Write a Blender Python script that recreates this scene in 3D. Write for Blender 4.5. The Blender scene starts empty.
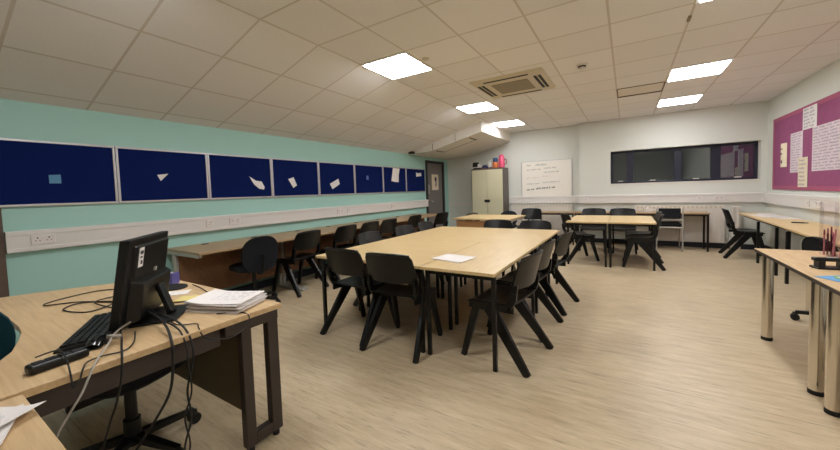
import bpy, math, random
from mathutils import Vector, Matrix
random.seed(7)
PI = math.pi
COL = bpy.context.scene.collection
V = Vector

# ------------------------------------------------------------------ materials
def srgb(r, g, b):
    f = lambda c: (c/12.92 if c <= .04045 else ((c+.055)/1.055)**2.4)
    return (f(r/255), f(g/255), f(b/255), 1)

def mat(name, col, rough=.5, metal=0., bump=0., bscale=80., spec=.5, emit=0., var=0., vscale=3., trans=0.):
    m = bpy.data.materials.new(name); m.use_nodes = True
    nt = m.node_tree; b = nt.nodes['Principled BSDF']
    b.inputs['Base Color'].default_value = col
    b.inputs['Roughness'].default_value = rough
    b.inputs['Metallic'].default_value = metal
    b.inputs['Specular IOR Level'].default_value = spec
    if trans: b.inputs['Transmission Weight'].default_value = trans
    if emit:
        b.inputs['Emission Color'].default_value = col
        b.inputs['Emission Strength'].default_value = emit
    tc = nt.nodes.new('ShaderNodeTexCoord')
    if var:
        n = nt.nodes.new('ShaderNodeTexNoise'); n.inputs['Scale'].default_value = vscale; n.inputs['Detail'].default_value = 5
        nt.links.new(tc.outputs['Object'], n.inputs['Vector'])
        mx = nt.nodes.new('ShaderNodeMix'); mx.data_type = 'RGBA'
        mx.inputs[6].default_value = tuple(c*(1-var) for c in col[:3])+(1,)
        mx.inputs[7].default_value = tuple(min(1, c*(1+var)) for c in col[:3])+(1,)
        nt.links.new(n.outputs['Fac'], mx.inputs[0]); nt.links.new(mx.outputs[2], b.inputs['Base Color'])
    if bump:
        n2 = nt.nodes.new('ShaderNodeTexNoise'); n2.inputs['Scale'].default_value = bscale; n2.inputs['Detail'].default_value = 3
        nt.links.new(tc.outputs['Object'], n2.inputs['Vector'])
        bp = nt.nodes.new('ShaderNodeBump'); bp.inputs['Strength'].default_value = bump; bp.inputs['Distance'].default_value = .004
        nt.links.new(n2.outputs['Fac'], bp.inputs['Height']); nt.links.new(bp.outputs['Normal'], b.inputs['Normal'])
    return m

def wood(name, c1, c2, axis=0, rough=.4, fine=70., spec=.5):
    """wood grain running along the given local axis"""
    m = bpy.data.materials.new(name); m.use_nodes = True
    nt = m.node_tree; b = nt.nodes['Principled BSDF']
    b.inputs['Roughness'].default_value = rough; b.inputs['Specular IOR Level'].default_value = spec
    tc = nt.nodes.new('ShaderNodeTexCoord'); mp = nt.nodes.new('ShaderNodeMapping')
    sc = [1, 1, 1]; sc[axis] = .06
    mp.inputs['Scale'].default_value = sc
    nt.links.new(tc.outputs['Object'], mp.inputs['Vector'])
    n = nt.nodes.new('ShaderNodeTexNoise'); n.inputs['Scale'].default_value = fine; n.inputs['Detail'].default_value = 6
    n.inputs['Roughness'].default_value = .65; n.inputs['Distortion'].default_value = .4
    nt.links.new(mp.outputs['Vector'], n.inputs['Vector'])
    r = nt.nodes.new('ShaderNodeValToRGB')
    r.color_ramp.elements[0].position = .3; r.color_ramp.elements[0].color = c2
    r.color_ramp.elements[1].position = .68; r.color_ramp.elements[1].color = c1
    nt.links.new(n.outputs['Fac'], r.inputs['Fac']); nt.links.new(r.outputs['Color'], b.inputs['Base Color'])
    return m

def floor_mat():
    m = bpy.data.materials.new('streaked_vinyl'); m.use_nodes = True
    nt = m.node_tree; b = nt.nodes['Principled BSDF']; L = nt.links.new
    tc = nt.nodes.new('ShaderNodeTexCoord')
    def noise(scale, sx, sy, detail=8, rough=.7, dist=.15):
        mp = nt.nodes.new('ShaderNodeMapping'); mp.inputs['Scale'].default_value = (sx, sy, 1)
        mp.inputs['Rotation'].default_value = (0, 0, .05)
        L(tc.outputs['Object'], mp.inputs['Vector'])
        n = nt.nodes.new('ShaderNodeTexNoise'); n.inputs['Scale'].default_value = scale
        n.inputs['Detail'].default_value = detail; n.inputs['Roughness'].default_value = rough; n.inputs['Distortion'].default_value = dist
        L(mp.outputs['Vector'], n.inputs['Vector']); return n
    n1 = noise(9, .35, 2.6); n2 = noise(34, .16, 2.0, 8); n3 = noise(1.1, 1, 1, 3, .5, 0)
    r = nt.nodes.new('ShaderNodeValToRGB'); e = r.color_ramp.elements
    e[0].position = .28; e[0].color = srgb(182, 160, 128); e[1].position = .72; e[1].color = srgb(216, 198, 168)
    k = r.color_ramp.elements.new(.5); k.color = srgb(201, 181, 149)
    L(n1.outputs['Fac'], r.inputs['Fac'])
    r2 = nt.nodes.new('ShaderNodeValToRGB'); e = r2.color_ramp.elements
    e[0].position = .34; e[0].color = (.42, .40, .37, 1); e[1].position = .46; e[1].color = (1, 1, 1, 1)
    L(n2.outputs['Fac'], r2.inputs['Fac'])
    mx = nt.nodes.new('ShaderNodeMix'); mx.data_type = 'RGBA'; mx.blend_type = 'MULTIPLY'; mx.inputs[0].default_value = .6
    L(r.outputs['Color'], mx.inputs[6]); L(r2.outputs['Color'], mx.inputs[7])
    mx2 = nt.nodes.new('ShaderNodeMix'); mx2.data_type = 'RGBA'; mx2.blend_type = 'SOFT_LIGHT'; mx2.inputs[0].default_value = .25
    L(mx.outputs[2], mx2.inputs[6]); L(n3.outputs['Fac'], mx2.inputs[7])
    # welded sheet seams every two metres across the room
    sp = nt.nodes.new('ShaderNodeSeparateXYZ'); L(tc.outputs['Object'], sp.inputs[0])
    def M_(op, a, c):
        n = nt.nodes.new('ShaderNodeMath'); n.operation = op
        for i, x in enumerate((a, c)):
            if isinstance(x, (int, float)): n.inputs[i].default_value = x
            else: L(x, n.inputs[i])
        return n.outputs[0]
    d = M_('ABSOLUTE', M_('SUBTRACT', M_('FRACT', M_('DIVIDE', M_('ADD', sp.outputs[1], 10.46), 2.0), 0), .5), 0)
    sm = M_('MULTIPLY', M_('LESS_THAN', d, .0012), .45)
    mx3 = nt.nodes.new('ShaderNodeMix'); mx3.data_type = 'RGBA'; L(sm, mx3.inputs[0]); L(mx2.outputs[2], mx3.inputs[6]); mx3.inputs[7].default_value = srgb(96, 78, 56)
    L(mx3.outputs[2], b.inputs['Base Color'])
    b.inputs['Roughness'].default_value = .38; b.inputs['Specular IOR Level'].default_value = .5
    bp = nt.nodes.new('ShaderNodeBump'); bp.inputs['Strength'].default_value = .4; bp.inputs['Distance'].default_value = .004
    L(n2.outputs['Fac'], bp.inputs['Height']); L(bp.outputs['Normal'], b.inputs['Normal'])
    return m

def ceiling_mat():
    """mineral tiles 600 x 600 in a T-bar grid, laid out in UV metres"""
    m = bpy.data.materials.new('ceiling_tiles'); m.use_nodes = True
    nt = m.node_tree; b = nt.nodes['Principled BSDF']; L = nt.links.new
    uv = nt.nodes.new('ShaderNodeUVMap'); sp = nt.nodes.new('ShaderNodeSeparateXYZ'); L(uv.outputs['UV'], sp.inputs[0])
    def M(op, a, c=None, d=None):
        n = nt.nodes.new('ShaderNodeMath'); n.operation = op
        for i, x in enumerate((a, c, d)):
            if x is None: continue
            if isinstance(x, (int, float)): n.inputs[i].default_value = x
            else: L(x, n.inputs[i])
        return n.outputs[0]
    def line(c):
        t = M('DIVIDE', c, .6); f = M('FRACT', M('ADD', t, 100.5)); d = M('ABSOLUTE', M('SUBTRACT', f, .5))
        return M('LESS_THAN', d, .016), M('FLOOR', M('ADD', t, 100.0))
    a, ia = line(sp.outputs[0]); c, ic = line(sp.outputs[1])
    g = M('MAXIMUM', a, c)
    wn = nt.nodes.new('ShaderNodeTexWhiteNoise'); wn.noise_dimensions = '2D'
    cb = nt.nodes.new('ShaderNodeCombineXYZ'); L(ia, cb.inputs[0]); L(ic, cb.inputs[1]); L(cb.outputs[0], wn.inputs['Vector'])
    ns = nt.nodes.new('ShaderNodeTexNoise'); ns.inputs['Scale'].default_value = 60; ns.inputs['Detail'].default_value = 6; L(uv.outputs['UV'], ns.inputs['Vector'])
    v = M('ADD', M('MULTIPLY', wn.outputs['Value'], .05), M('MULTIPLY', ns.outputs['Fac'], .10))
    v = M('ADD', v, .90)
    tile = nt.nodes.new('ShaderNodeMix'); tile.data_type = 'RGBA'; tile.blend_type = 'MULTIPLY'; tile.inputs[0].default_value = 1
    tile.inputs[6].default_value = srgb(236, 234, 234); L(v, tile.inputs[7])
    mx = nt.nodes.new('ShaderNodeMix'); mx.data_type = 'RGBA'; L(g, mx.inputs[0])
    L(tile.outputs[2], mx.inputs[6]); mx.inputs[7].default_value = srgb(208, 201, 194)
    L(mx.outputs[2], b.inputs['Base Color']); b.inputs['Roughness'].default_value = .85
    b.inputs['Specular IOR Level'].default_value = .25
    bp = nt.nodes.new('ShaderNodeBump'); bp.inputs['Strength'].default_value = .18; bp.inputs['Distance'].default_value = .003
    h = M('ADD', M('MULTIPLY', g, -1.0), M('MULTIPLY', ns.outputs['Fac'], .3))
    L(h, bp.inputs['Height']); L(bp.outputs['Normal'], b.inputs['Normal'])
    return m

def glass_mat():
    """dark window glazing: see-through to the night with a mirror share"""
    m = bpy.data.materials.new('window_glass'); m.use_nodes = True
    nt = m.node_tree; nt.nodes.clear(); L = nt.links.new
    out = nt.nodes.new('ShaderNodeOutputMaterial'); mx = nt.nodes.new('ShaderNodeMixShader')
    t = nt.nodes.new('ShaderNodeBsdfTransparent'); t.inputs[0].default_value = (.8, .85, .85, 1)
    g = nt.nodes.new('ShaderNodeBsdfGlossy'); g.inputs['Roughness'].default_value = .02
    fr = nt.nodes.new('ShaderNodeFresnel'); fr.inputs[0].default_value = 2.3
    L(fr.outputs[0], mx.inputs[0]); L(t.outputs[0], mx.inputs[1]); L(g.outputs[0], mx.inputs[2]); L(mx.outputs[0], out.inputs[0])
    return m

def clear_mat():
    m = bpy.data.materials.new('clear_acrylic'); m.use_nodes = True
    nt = m.node_tree; nt.nodes.clear(); L = nt.links.new
    out = nt.nodes.new('ShaderNodeOutputMaterial'); mx = nt.nodes.new('ShaderNodeMixShader')
    t = nt.nodes.new('ShaderNodeBsdfTransparent'); t.inputs[0].default_value = (.985, .97, .98, 1)
    g = nt.nodes.new('ShaderNodeBsdfGlossy'); g.inputs['Roughness'].default_value = .08
    lw = nt.nodes.new('ShaderNodeLayerWeight'); lw.inputs[0].default_value = .3
    k = nt.nodes.new('ShaderNodeMath'); k.operation = 'MULTIPLY'; k.inputs[1].default_value = .22; L(lw.outputs['Facing'], k.inputs[0])
    L(k.outputs[0], mx.inputs[0]); L(t.outputs[0], mx.inputs[1]); L(g.outputs[0], mx.inputs[2]); L(mx.outputs[0], out.inputs[0])
    return m

M = dict(
    floor=floor_mat(), ceiling=ceiling_mat(), glass=glass_mat(), clear=clear_mat(),
    teal=mat('teal_wall_paint', srgb(164, 206, 197), .6, bump=.05),
    wall=mat('off_white_wall_paint', srgb(216, 217, 209), .6, bump=.05),
    wall2=mat('soffit_paint', srgb(222, 216, 206), .6),
    trunk=mat('trunking_plastic', srgb(222, 217, 212), .4),
    socket=mat('socket_plastic', srgb(228, 220, 216), .3),
    slot=mat('dark_slot', srgb(20, 18, 18), .6),
    skirt=mat('dark_skirting', srgb(32, 34, 44), .45),
    jamb=mat('brown_timber_trim', srgb(92, 76, 66), .5, var=.15, vscale=20),
    pale=mat('pale_panel', srgb(205, 195, 182), .5),
    felt=mat('navy_felt', srgb(14, 30, 84), .95, bump=.3, bscale=400, var=.12, vscale=60, spec=.1),
    alu=mat('brushed_aluminium', srgb(196, 194, 196), .35, metal=.75),
    purple=mat('purple_felt', srgb(150, 86, 120), .95, bump=.3, bscale=400, var=.12, vscale=9, spec=.1),
    pinkborder=mat('pink_border_roll', srgb(166, 82, 112), .8),
    paper=mat('white_paper', srgb(238, 232, 230), .8),
    paperblue=mat('pale_blue_paper', srgb(92, 142, 178), .8),
    paperpink=mat('pinkish_paper', srgb(226, 208, 214), .8),
    papercream=mat('cream_paper', srgb(232, 218, 192), .8),
    tagblue=mat('dull_blue_paper', srgb(96, 118, 172), .8),
    yellow=mat('yellow_note_paper', srgb(232, 214, 140), .8),
    ink=mat('dark_ink', srgb(70, 66, 84), .7),
    inkpaper=mat('printed_grey', srgb(168, 168, 180), .7),
    inksoft=mat('soft_pen_ink', srgb(140, 132, 154), .7),
    inkgrey=mat('marker_grey', srgb(176, 176, 166), .7),
    inkpale=mat('marker_faded_red', srgb(216, 198, 188), .7),
    inkdark=mat('marker_black', srgb(104, 104, 96), .7),
    black=mat('black_polypropylene', srgb(9, 9, 10), .34, bump=.12, bscale=300, spec=.4),
    blackmetal=mat('black_powder_coat', srgb(11, 11, 12), .4, spec=.4),
    blackplastic=mat('black_plastic', srgb(13, 13, 14), .38, spec=.4),
    rubber=mat('black_rubber', srgb(16, 16, 16), .7),
    gloss=mat('black_gloss', srgb(14, 14, 16), .12),
    cloth=mat('charcoal_cloth', srgb(33, 34, 38), .9, bump=.4, bscale=500, spec=.2),
    tealcloth=mat('teal_cloth', srgb(22, 62, 76), .9, bump=.4, bscale=500, spec=.2),
    top=wood('beech_laminate', srgb(229, 202, 151), srgb(211, 179, 126), 0, .33),
    topy=wood('beech_laminate_lengthwise', srgb(229, 202, 151), srgb(211, 179, 126), 1, .33),
    edge=wood('beech_edging', srgb(226, 198, 150), srgb(198, 164, 112), 0, .5),
    deskm=wood('oak_laminate', srgb(221, 191, 148), srgb(197, 163, 118), 0, .4, 50),
    desky=wood('oak_laminate_lengthwise', srgb(221, 191, 148), srgb(197, 163, 118), 1, .4, 50),
    bench=wood('darkened_beech_laminate', srgb(180, 150, 114), srgb(154, 124, 90), 1, .4),  # bench: same beech, weaker light put into the colour; also the brown side tables
    panel=wood('brown_panel', srgb(136, 96, 64), srgb(112, 76, 50), 0, .5, 40),
    modesty=wood('beech_panel', srgb(190, 146, 98), srgb(166, 122, 78), 0, .5, 40),
    darkpanel=mat('dark_brown_panel', srgb(96, 82, 58), .5),
    darkbrown=mat('dark_brown_metal', srgb(56, 46, 42), .45),
    greymetal=mat('light_grey_metal', srgb(176, 172, 164), .4),
    chrome=mat('chrome', srgb(214, 208, 198), .16, metal=1.),
    doorgrey=mat('grey_door', srgb(120, 114, 112), .45),
    doorframe=mat('dark_door_frame', srgb(34, 34, 38), .45),
    cabcream=mat('cream_steel', srgb(206, 200, 170), .35),
    cabbrown=mat('brown_steel', srgb(86, 76, 70), .4),
    board=mat('whiteboard_face', srgb(240, 234, 224), .2),
    acplastic=mat('cream_ac_plastic', srgb(206, 196, 172), .45),
    acgrille=mat('grey_ac_grille', srgb(142, 130, 106), .6),
    navyframe=mat('navy_window_frame', srgb(27, 29, 48), .4),
    radiator=mat('radiator_enamel', srgb(222, 214, 204), .35),
    lightframe=mat('white_light_trim', srgb(230, 228, 224), .4),
    light=mat('led_diffuser', (.975, .985, 1.0, 1), .5, emit=19.0),
    cablek=mat('black_cable', srgb(18, 18, 18), .5),
    cablegrey=mat('grey_cable', srgb(168, 160, 150), .5),
    cablebrown=mat('dark_brown_cable', srgb(48, 34, 28), .5),
    pink=mat('pink_plastic', srgb(214, 74, 110), .3),
    orange=mat('orange_plastic', srgb(204, 110, 56), .35),
    bluecap=mat('blue_plastic', srgb(44, 78, 120), .4),
    navy=mat('navy_cloth', srgb(36, 46, 84), .8),
    white=mat('white_plastic', srgb(222, 216, 208), .4),
    red=mat('dark_red_plastic', srgb(120, 40, 40), .4),
    maroon=mat('maroon_plastic', srgb(128, 52, 66), .35),
    rose=mat('rose_plastic', srgb(176, 106, 116), .35),
    purplebox=mat('violet_card', srgb(98, 92, 158), .5),
    cardblue=mat('blue_card', srgb(98, 160, 214), .5),
    cardgreen=mat('green_card', srgb(120, 168, 92), .5),
    night=mat('night_ground', srgb(20, 22, 24), .9),
)

# ------------------------------------------------------------------ mesh builder
class MB:
    def __init__(s): s.v = []; s.f = []
    def add(s, vs, fs):
        o = len(s.v); s.v += [tuple(x) for x in vs]; s.f += [tuple(o+i for i in f) for f in fs]; return s
    def box(s, x0, x1, y0, y1, z0, z1):
        vs = [(x, y, z) for x in (x0, x1) for y in (y0, y1) for z in (z0, z1)]
        return s.add(vs, [(0, 1, 3, 2), (4, 6, 7, 5), (0, 4, 5, 1), (2, 3, 7, 6), (0, 2, 6, 4), (1, 5, 7, 3)])
    def bar(s, p0, p1, w0, h0, w1=None, h1=None, side=(1, 0, 0)):
        """tapered rectangular bar; w along the side axis, h across it"""
        p0, p1 = V(p0), V(p1); d = (p1-p0).normalized(); a = V(side); a = (a-d*a.dot(d)).normalized(); c = d.cross(a)
        w1 = w0 if w1 is None else w1; h1 = h0 if h1 is None else h1; vs = []
        for p, w, h in ((p0, w0, h0), (p1, w1, h1)):
            vs += [p-a*w/2-c*h/2, p+a*w/2-c*h/2, p+a*w/2+c*h/2, p-a*w/2+c*h/2]
        return s.add(vs, [(3, 2, 1, 0), (4, 5, 6, 7), (0, 1, 5, 4), (1, 2, 6, 5), (2, 3, 7, 6), (3, 0, 4, 7)])
    def cyl(s, p0, p1, r0, r1=None, n=20):
        p0, p1 = V(p0), V(p1); r1 = r0 if r1 is None else r1
        d = (p1-p0).normalized(); a = d.orthogonal().normalized(); c = d.cross(a); vs = []
        for p, r in ((p0, r0), (p1, r1)):
            vs += [p+(a*math.cos(2*PI*i/n)+c*math.sin(2*PI*i/n))*r for i in range(n)]
        fs = [(i, (i+1) % n, n+(i+1) % n, n+i) for i in range(n)]
        return s.add(vs, fs+[tuple(range(n-1, -1, -1)), tuple(range(n, 2*n))])
    def tube(s, pts, r, n=8, smooth=6):
        P = [V(p) for p in pts]
        if smooth and len(P) > 2:
            Q = []
            for i in range(len(P)-1):
                a, b, c, d = P[max(i-1, 0)], P[i], P[i+1], P[min(i+2, len(P)-1)]
                for k in range(smooth):
                    t = k/smooth
                    Q.append(.5*((2*b)+(c-a)*t+(2*a-5*b+4*c-d)*t*t+(-a+3*b-3*c+d)*t**3))
            P = Q+[P[-1]]
        vs = []; up = None
        for i, p in enumerate(P):
            d = (P[min(i+1, len(P)-1)]-P[max(i-1, 0)]).normalized()
            up = d.orthogonal().normalized() if up is None else (up-d*up.dot(d)).normalized()
            c = d.cross(up)
            vs += [p+(up*math.cos(2*PI*k/n)+c*math.sin(2*PI*k/n))*r for k in range(n)]
        fs = [(i*n+k, i*n+(k+1) % n, (i+1)*n+(k+1) % n, (i+1)*n+k) for i in range(len(P)-1) for k in range(n)]
        return s.add(vs, fs+[tuple(range(n-1, -1, -1)), tuple(range((len(P)-1)*n, len(P)*n))])
    def prism(s, poly, z0, z1):
        n = len(poly)
        vs = [(x, y, z0) for x, y in poly]+[(x, y, z1) for x, y in poly]
        return s.add(vs, [tuple(range(n-1, -1, -1)), tuple(range(n, 2*n))]+[(i, (i+1) % n, n+(i+1) % n, n+i) for i in range(n)])
    def lathe(s, prof, n=24, c=(0, 0, 0)):
        vs = [(c[0]+r*math.cos(2*PI*i/n), c[1]+r*math.sin(2*PI*i/n), c[2]+z) for r, z in prof for i in range(n)]
        fs = [(j*n+i, j*n+(i+1) % n, (j+1)*n+(i+1) % n, (j+1)*n+i) for j in range(len(prof)-1) for i in range(n)]
        return s.add(vs, fs+[tuple(range(n-1, -1, -1)), tuple(range((len(prof)-1)*n, len(prof)*n))])
    def sheet(s, f, nx, ny, t):
        """a curved slab: f(u, v) with u, v in 0..1, thickness t along the surface normal"""
        e = 1e-3; A = []; B = []
        for j in range(ny+1):
            for i in range(nx+1):
                u, v = i/nx, j/ny
                p = V(f(u, v)); uc, vc = min(max(u, .02), .98), min(max(v, .02), .98)
                du = V(f(uc+e, vc))-V(f(uc-e, vc)); dv = V(f(uc, vc+e))-V(f(uc, vc-e))
                n = du.cross(dv).normalized(); A.append(p+n*t/2); B.append(p-n*t/2)
        N = (nx+1)*(ny+1); w = nx+1; fs = []
        for j in range(ny):
            for i in range(nx):
                a = j*w+i; fs.append((a, a+1, a+w+1, a+w)); fs.append((N+a, N+a+w, N+a+w+1, N+a+1))
        for i in range(nx):
            a = i; fs.append((a, N+a, N+a+1, a+1)); a = ny*w+i; fs.append((a, a+1, N+a+1, N+a))
        for j in range(ny):
            a = j*w; fs.append((a, a+w, N+a+w, N+a)); a = j*w+nx; fs.append((a, N+a, N+a+w, a+w))
        return s.add(A+B, fs)
    def build(s, name, m, parent=None, smooth=False, bevel=0., seg=2, loc=None, rotz=0.):
        me = bpy.data.meshes.new(name); me.from_pydata(s.v, [], s.f); me.update()
        me.materials.append(M[m] if isinstance(m, str) else m)
        o = bpy.data.objects.new(name, me); COL.objects.link(o)
        if smooth:
            for p in me.polygons: p.use_smooth = True
            try: me.set_sharp_from_angle(angle=math.radians(42))
            except Exception: pass
        if bevel:
            b = o.modifiers.new('bevel', 'BEVEL'); b.width = bevel; b.segments = seg; b.limit_method = 'ANGLE'; b.angle_limit = math.radians(40)
        if parent: o.parent = parent
        if loc is not None: o.location = loc; o.rotation_euler = (0, 0, rotz)
        return o

def tag(o, label, cat, group=None):
    o['label'] = label; o['category'] = cat
    if group: o['group'] = group
    return o
def thing(name, label, cat, loc=(0, 0, 0), rotz=0., group=None):
    o = bpy.data.objects.new(name, None); COL.objects.link(o)
    o.location = loc; o.rotation_euler = (0, 0, rotz); o.empty_display_size = .1
    return tag(o, label, cat, group)
def single(mb, name, m, label, cat, loc=(0, 0, 0), rotz=0., group=None, **k):
    return tag(mb.build(name, m, None, loc=loc, rotz=rotz, **k), label, cat, group)
def struct(mb, name, m, parent=None, **k):
    o = mb.build(name, m, parent, **k)
    if not parent: o['kind'] = 'structure'
    return o
def dup(root, loc, rotz, label, group=None, name=None):
    r = root.copy(); COL.objects.link(r); r.location = loc; r.rotation_euler = (0, 0, rotz); r['label'] = label
    if group: r['group'] = group
    for ch in root.children:
        c = ch.copy(); COL.objects.link(c); c.parent = r
        for g in ch.children:
            d = g.copy(); COL.objects.link(d); d.parent = c
    return r

# ------------------------------------------------------------------ room numbers (metres; camera stands at x=0, y=0)
XL, XR, YB, YBL, YF = -4.43, 2.19, 8.55, 8.74, -2.6
XF, H, HL = -2.53, 2.735, 2.185            # ceiling fold, flat height, height at the left wall
Y0 = 2.919                                 # a ceiling grid line
def slope_z(x): return H+(x-XF)*(H-HL)/(XF-XL)

# ------------------------------------------------------------------ setting
struct(MB().box(XL-.2, XR+.2, YF-.2, YBL+.3, -.12, 0), 'floor', 'floor')
# ceiling with UVs in metres
me = bpy.data.meshes.new('ceiling')
sl = math.hypot(XF-XL, H-HL); x2 = XL-.12; z2 = slope_z(x2); s2 = math.hypot(XF-x2, H-z2)
vs = [(x2, YF-.1, z2), (x2, YBL+.1, z2), (XF, YF-.1, H), (XF, YBL+.1, H), (XR+.1, YF-.1, H), (XR+.1, YBL+.1, H)]
vs += [(x, y, 2.95) for x, y, z in vs]
fs = [(0, 1, 3, 2), (2, 3, 5, 4), (6, 8, 9, 7), (8, 10, 11, 9), (0, 6, 7, 1), (4, 5, 11, 10), (0, 2, 8, 6), (2, 4, 10, 8), (1, 7, 9, 3), (3, 9, 11, 5)]
me.from_pydata(vs, [], fs); uvl = me.uv_layers.new(name='UVMap')
ucoord = {0: -s2, 1: -s2, 2: 0, 3: 0, 4: XR+.1-XF, 5: XR+.1-XF}
for li, l in enumerate(me.loops):
    k = l.vertex_index % 6; uvl.data[li].uv = (ucoord[k], me.vertices[l.vertex_index].co.y-Y0)
me.materials.append(M['ceiling']); o = bpy.data.objects.new('ceiling', me); COL.objects.link(o); o['kind'] = 'structure'

DY0, DY1, DZ = 7.46, 8.46, 2.09
wl = MB().box(XL-.12, XL, YF, DY0, 0, HL+.01).box(XL-.12, XL, DY1, YBL, 0, HL+.01).box(XL-.12, XL, DY0, DY1, DZ, HL+.01)
struct(wl, 'wall_left', 'teal')
WX0, WX1, WZ0, WZ1 = -.31, 2.10, 1.32, 2.035
wb = MB().box(XL-.12, -.93, YBL, YBL+.2, 0, 2.8).box(-.93, WX0, YB, YBL+.2, 0, 2.8).box(WX1, XR+.12, YB, YBL+.2, 0, 2.8)
wb.box(WX0, WX1, YB, YBL+.2, 0, WZ0).box(WX0, WX1, YB, YBL+.2, WZ1, 2.8)
struct(wb, 'wall_back', 'wall')
struct(MB().box(XR, XR+.12, YF, YB, 0, 2.8), 'wall_right', 'wall')
struct(MB().box(XL-.12, XR+.12, YF-.12, YF, 0, 2.8), 'wall_front', 'wall')
struct(MB().box(XL, XL+.015, .55, DY0, 0, .1), 'baseboard_left', 'skirt')
struct(MB().box(XL, -.93, YBL-.015, YBL, 0, .1).box(-.945, XR, YB-.015, YB, 0, .1), 'baseboard_back', 'skirt')
struct(MB().box(XR-.015, XR, YF, YB-.015, 0, .1), 'baseboard_right', 'skirt')
# ceiling bulkhead over the door corner (boxed-in duct)
poly = [(XF-.06, H-.01), (XF-.06, 2.505), (-3.77, 2.21), (XL, HL-.01), (XL, HL+.02)]
mb = MB(); n = len(poly)
mb.add([(x, 6.70, z) for x, z in poly]+[(x, YBL, z) for x, z in poly],
       [tuple(range(n)), tuple(range(2*n-1, n-1, -1))]+[(i, n+i, n+(i+1) % n, (i+1) % n) for i in range(n)])
struct(mb, 'trim_1', 'wall2')
def bulk_z(x): return 2.21+(x+3.77)*(2.505-2.21)/(XF-.06+3.77)-.004
mb = MB()                                   # joint strips on the bulkhead face
mb.box(-3.775, -3.76, 6.694, 6.70, 2.22, 2.37); mb.box(-3.2, -3.19, 6.694, 6.70, 2.345, 2.535)
struct(mb, 'trim_2', 'acgrille')
# brown timber jamb and pale leaf at the near end of the left wall
struct(MB().box(XL, XL+.03, .475, .545, 0, 1.275), 'trim_3', 'jamb')
struct(MB().box(XL, XL+.012, -.42, .475, 0, 1.275), 'trim_4', 'pale')
# dado trunking
TZ0, TZ1 = .895, 1.075
mb = MB().box(XL, XL+.055, .55, 7.47, TZ0, TZ1).box(XL+.055, XL+.062, .55, 7.47, TZ1-.04, TZ1-.002).box(XL+.055, XL+.06, .55, 7.47, TZ0+.004, TZ0+.035)
struct(mb, 'trim_5', 'trunk', bevel=.004)
mb = MB().box(-2.62, -.93, YBL-.055, YBL, TZ0, TZ1).box(-2.62, -.93, YBL-.062, YBL-.055, TZ1-.045, TZ1-.002)
struct(mb, 'trim_6', 'trunk', bevel=.004)
mb = MB().box(-.95, XR-.055, YB-.055, YB, TZ0, TZ1).box(-.95, XR-.055, YB-.062, YB-.055, TZ1-.045, TZ1-.002)
struct(mb, 'trim_7', 'trunk', bevel=.004)
mb = MB().box(XR-.055, XR, YF, YB, TZ0-.01, TZ1-.01).box(XR-.062, XR-.055, YF, YB, TZ1-.055, TZ1-.012)
struct(mb, 'trim_8', 'trunk', bevel=.004)
struct(MB().box(XL, -3.55, YBL-.02, YBL, .87, .915), 'trim_9', 'trunk')

# door in the left wall
d = bpy.data.objects.new('door_1', None); COL.objects.link(d); d['kind'] = 'structure'; d.location = (XL, (DY0+DY1)/2, 0)
w = (DY1-DY0)/2
MB().box(-.1, .03, -w, -w+.07, 0, DZ).box(-.1, .03, w-.09, w, 0, DZ).box(-.1, .03, -w+.07, w-.09, DZ-.07, DZ).build('door_frame', 'doorframe', d, bevel=.004)
MB().box(-.05, -.005, -w+.07, w-.09, .005, DZ-.07).build('door_leaf', 'doorgrey', d)
MB().box(-.006, .006, -w+.13, -w+.19, 1.22, 1.46).build('push_plate', 'alu', d, bevel=.002)
MB().cyl((0, -w+.16, 1.02), (.06, -w+.16, 1.02), .014).cyl((.055, -w+.15, 1.02), (.055, -w+.28, 1.02), .012).build('door_handle', 'alu', d, smooth=True)

# window strip in the back wall
wd = bpy.data.objects.new('window_1', None); COL.objects.link(wd); wd['kind'] = 'structure'; wd.location = (0, YB+.17, 0)
fx = [-.28, .005, .26, .83, .96, 1.42, 1.57, 2.06]
mb = MB().box(WX0, WX1, -.02, .05, WZ0, WZ0+.045).box(WX0, WX1, -.02, .05, WZ1-.05, WZ1).box(WX0, WX0+.05, -.02, .05, WZ0+.045, WZ1-.05).box(WX1-.05, WX1, -.02, .05, WZ0+.045, WZ1-.05)
mb.build('window_frame', 'navyframe', wd, bevel=.004)
px = [(-.26, .0), (.12, .83), (.96, 1.42), (1.57, 2.05)]
ml = [(.0, .12), (.83, .96), (1.42, 1.57)]
for a, b in ml: MB().box(a, b, -.02, .05, WZ0+.045, WZ1-.05).build('mullion', 'navyframe', wd, bevel=.004)
for a, b in px: MB().box(a, b, .012, .02, WZ0+.045, WZ1-.05).build('pane', 'glass', wd)
for x in (-.12, .47, 1.19, 1.82): MB().box(x-.05, x+.05, -.045, -.02, WZ0+.046, WZ0+.062).build('window_handle', 'white', wd, bevel=.003)
struct(MB().box(WX0-.02, WX1+.02, YB-.012, YB+.149, WZ0-.02, WZ0+.003), 'trim_10', 'wall2', bevel=.004)

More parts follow.
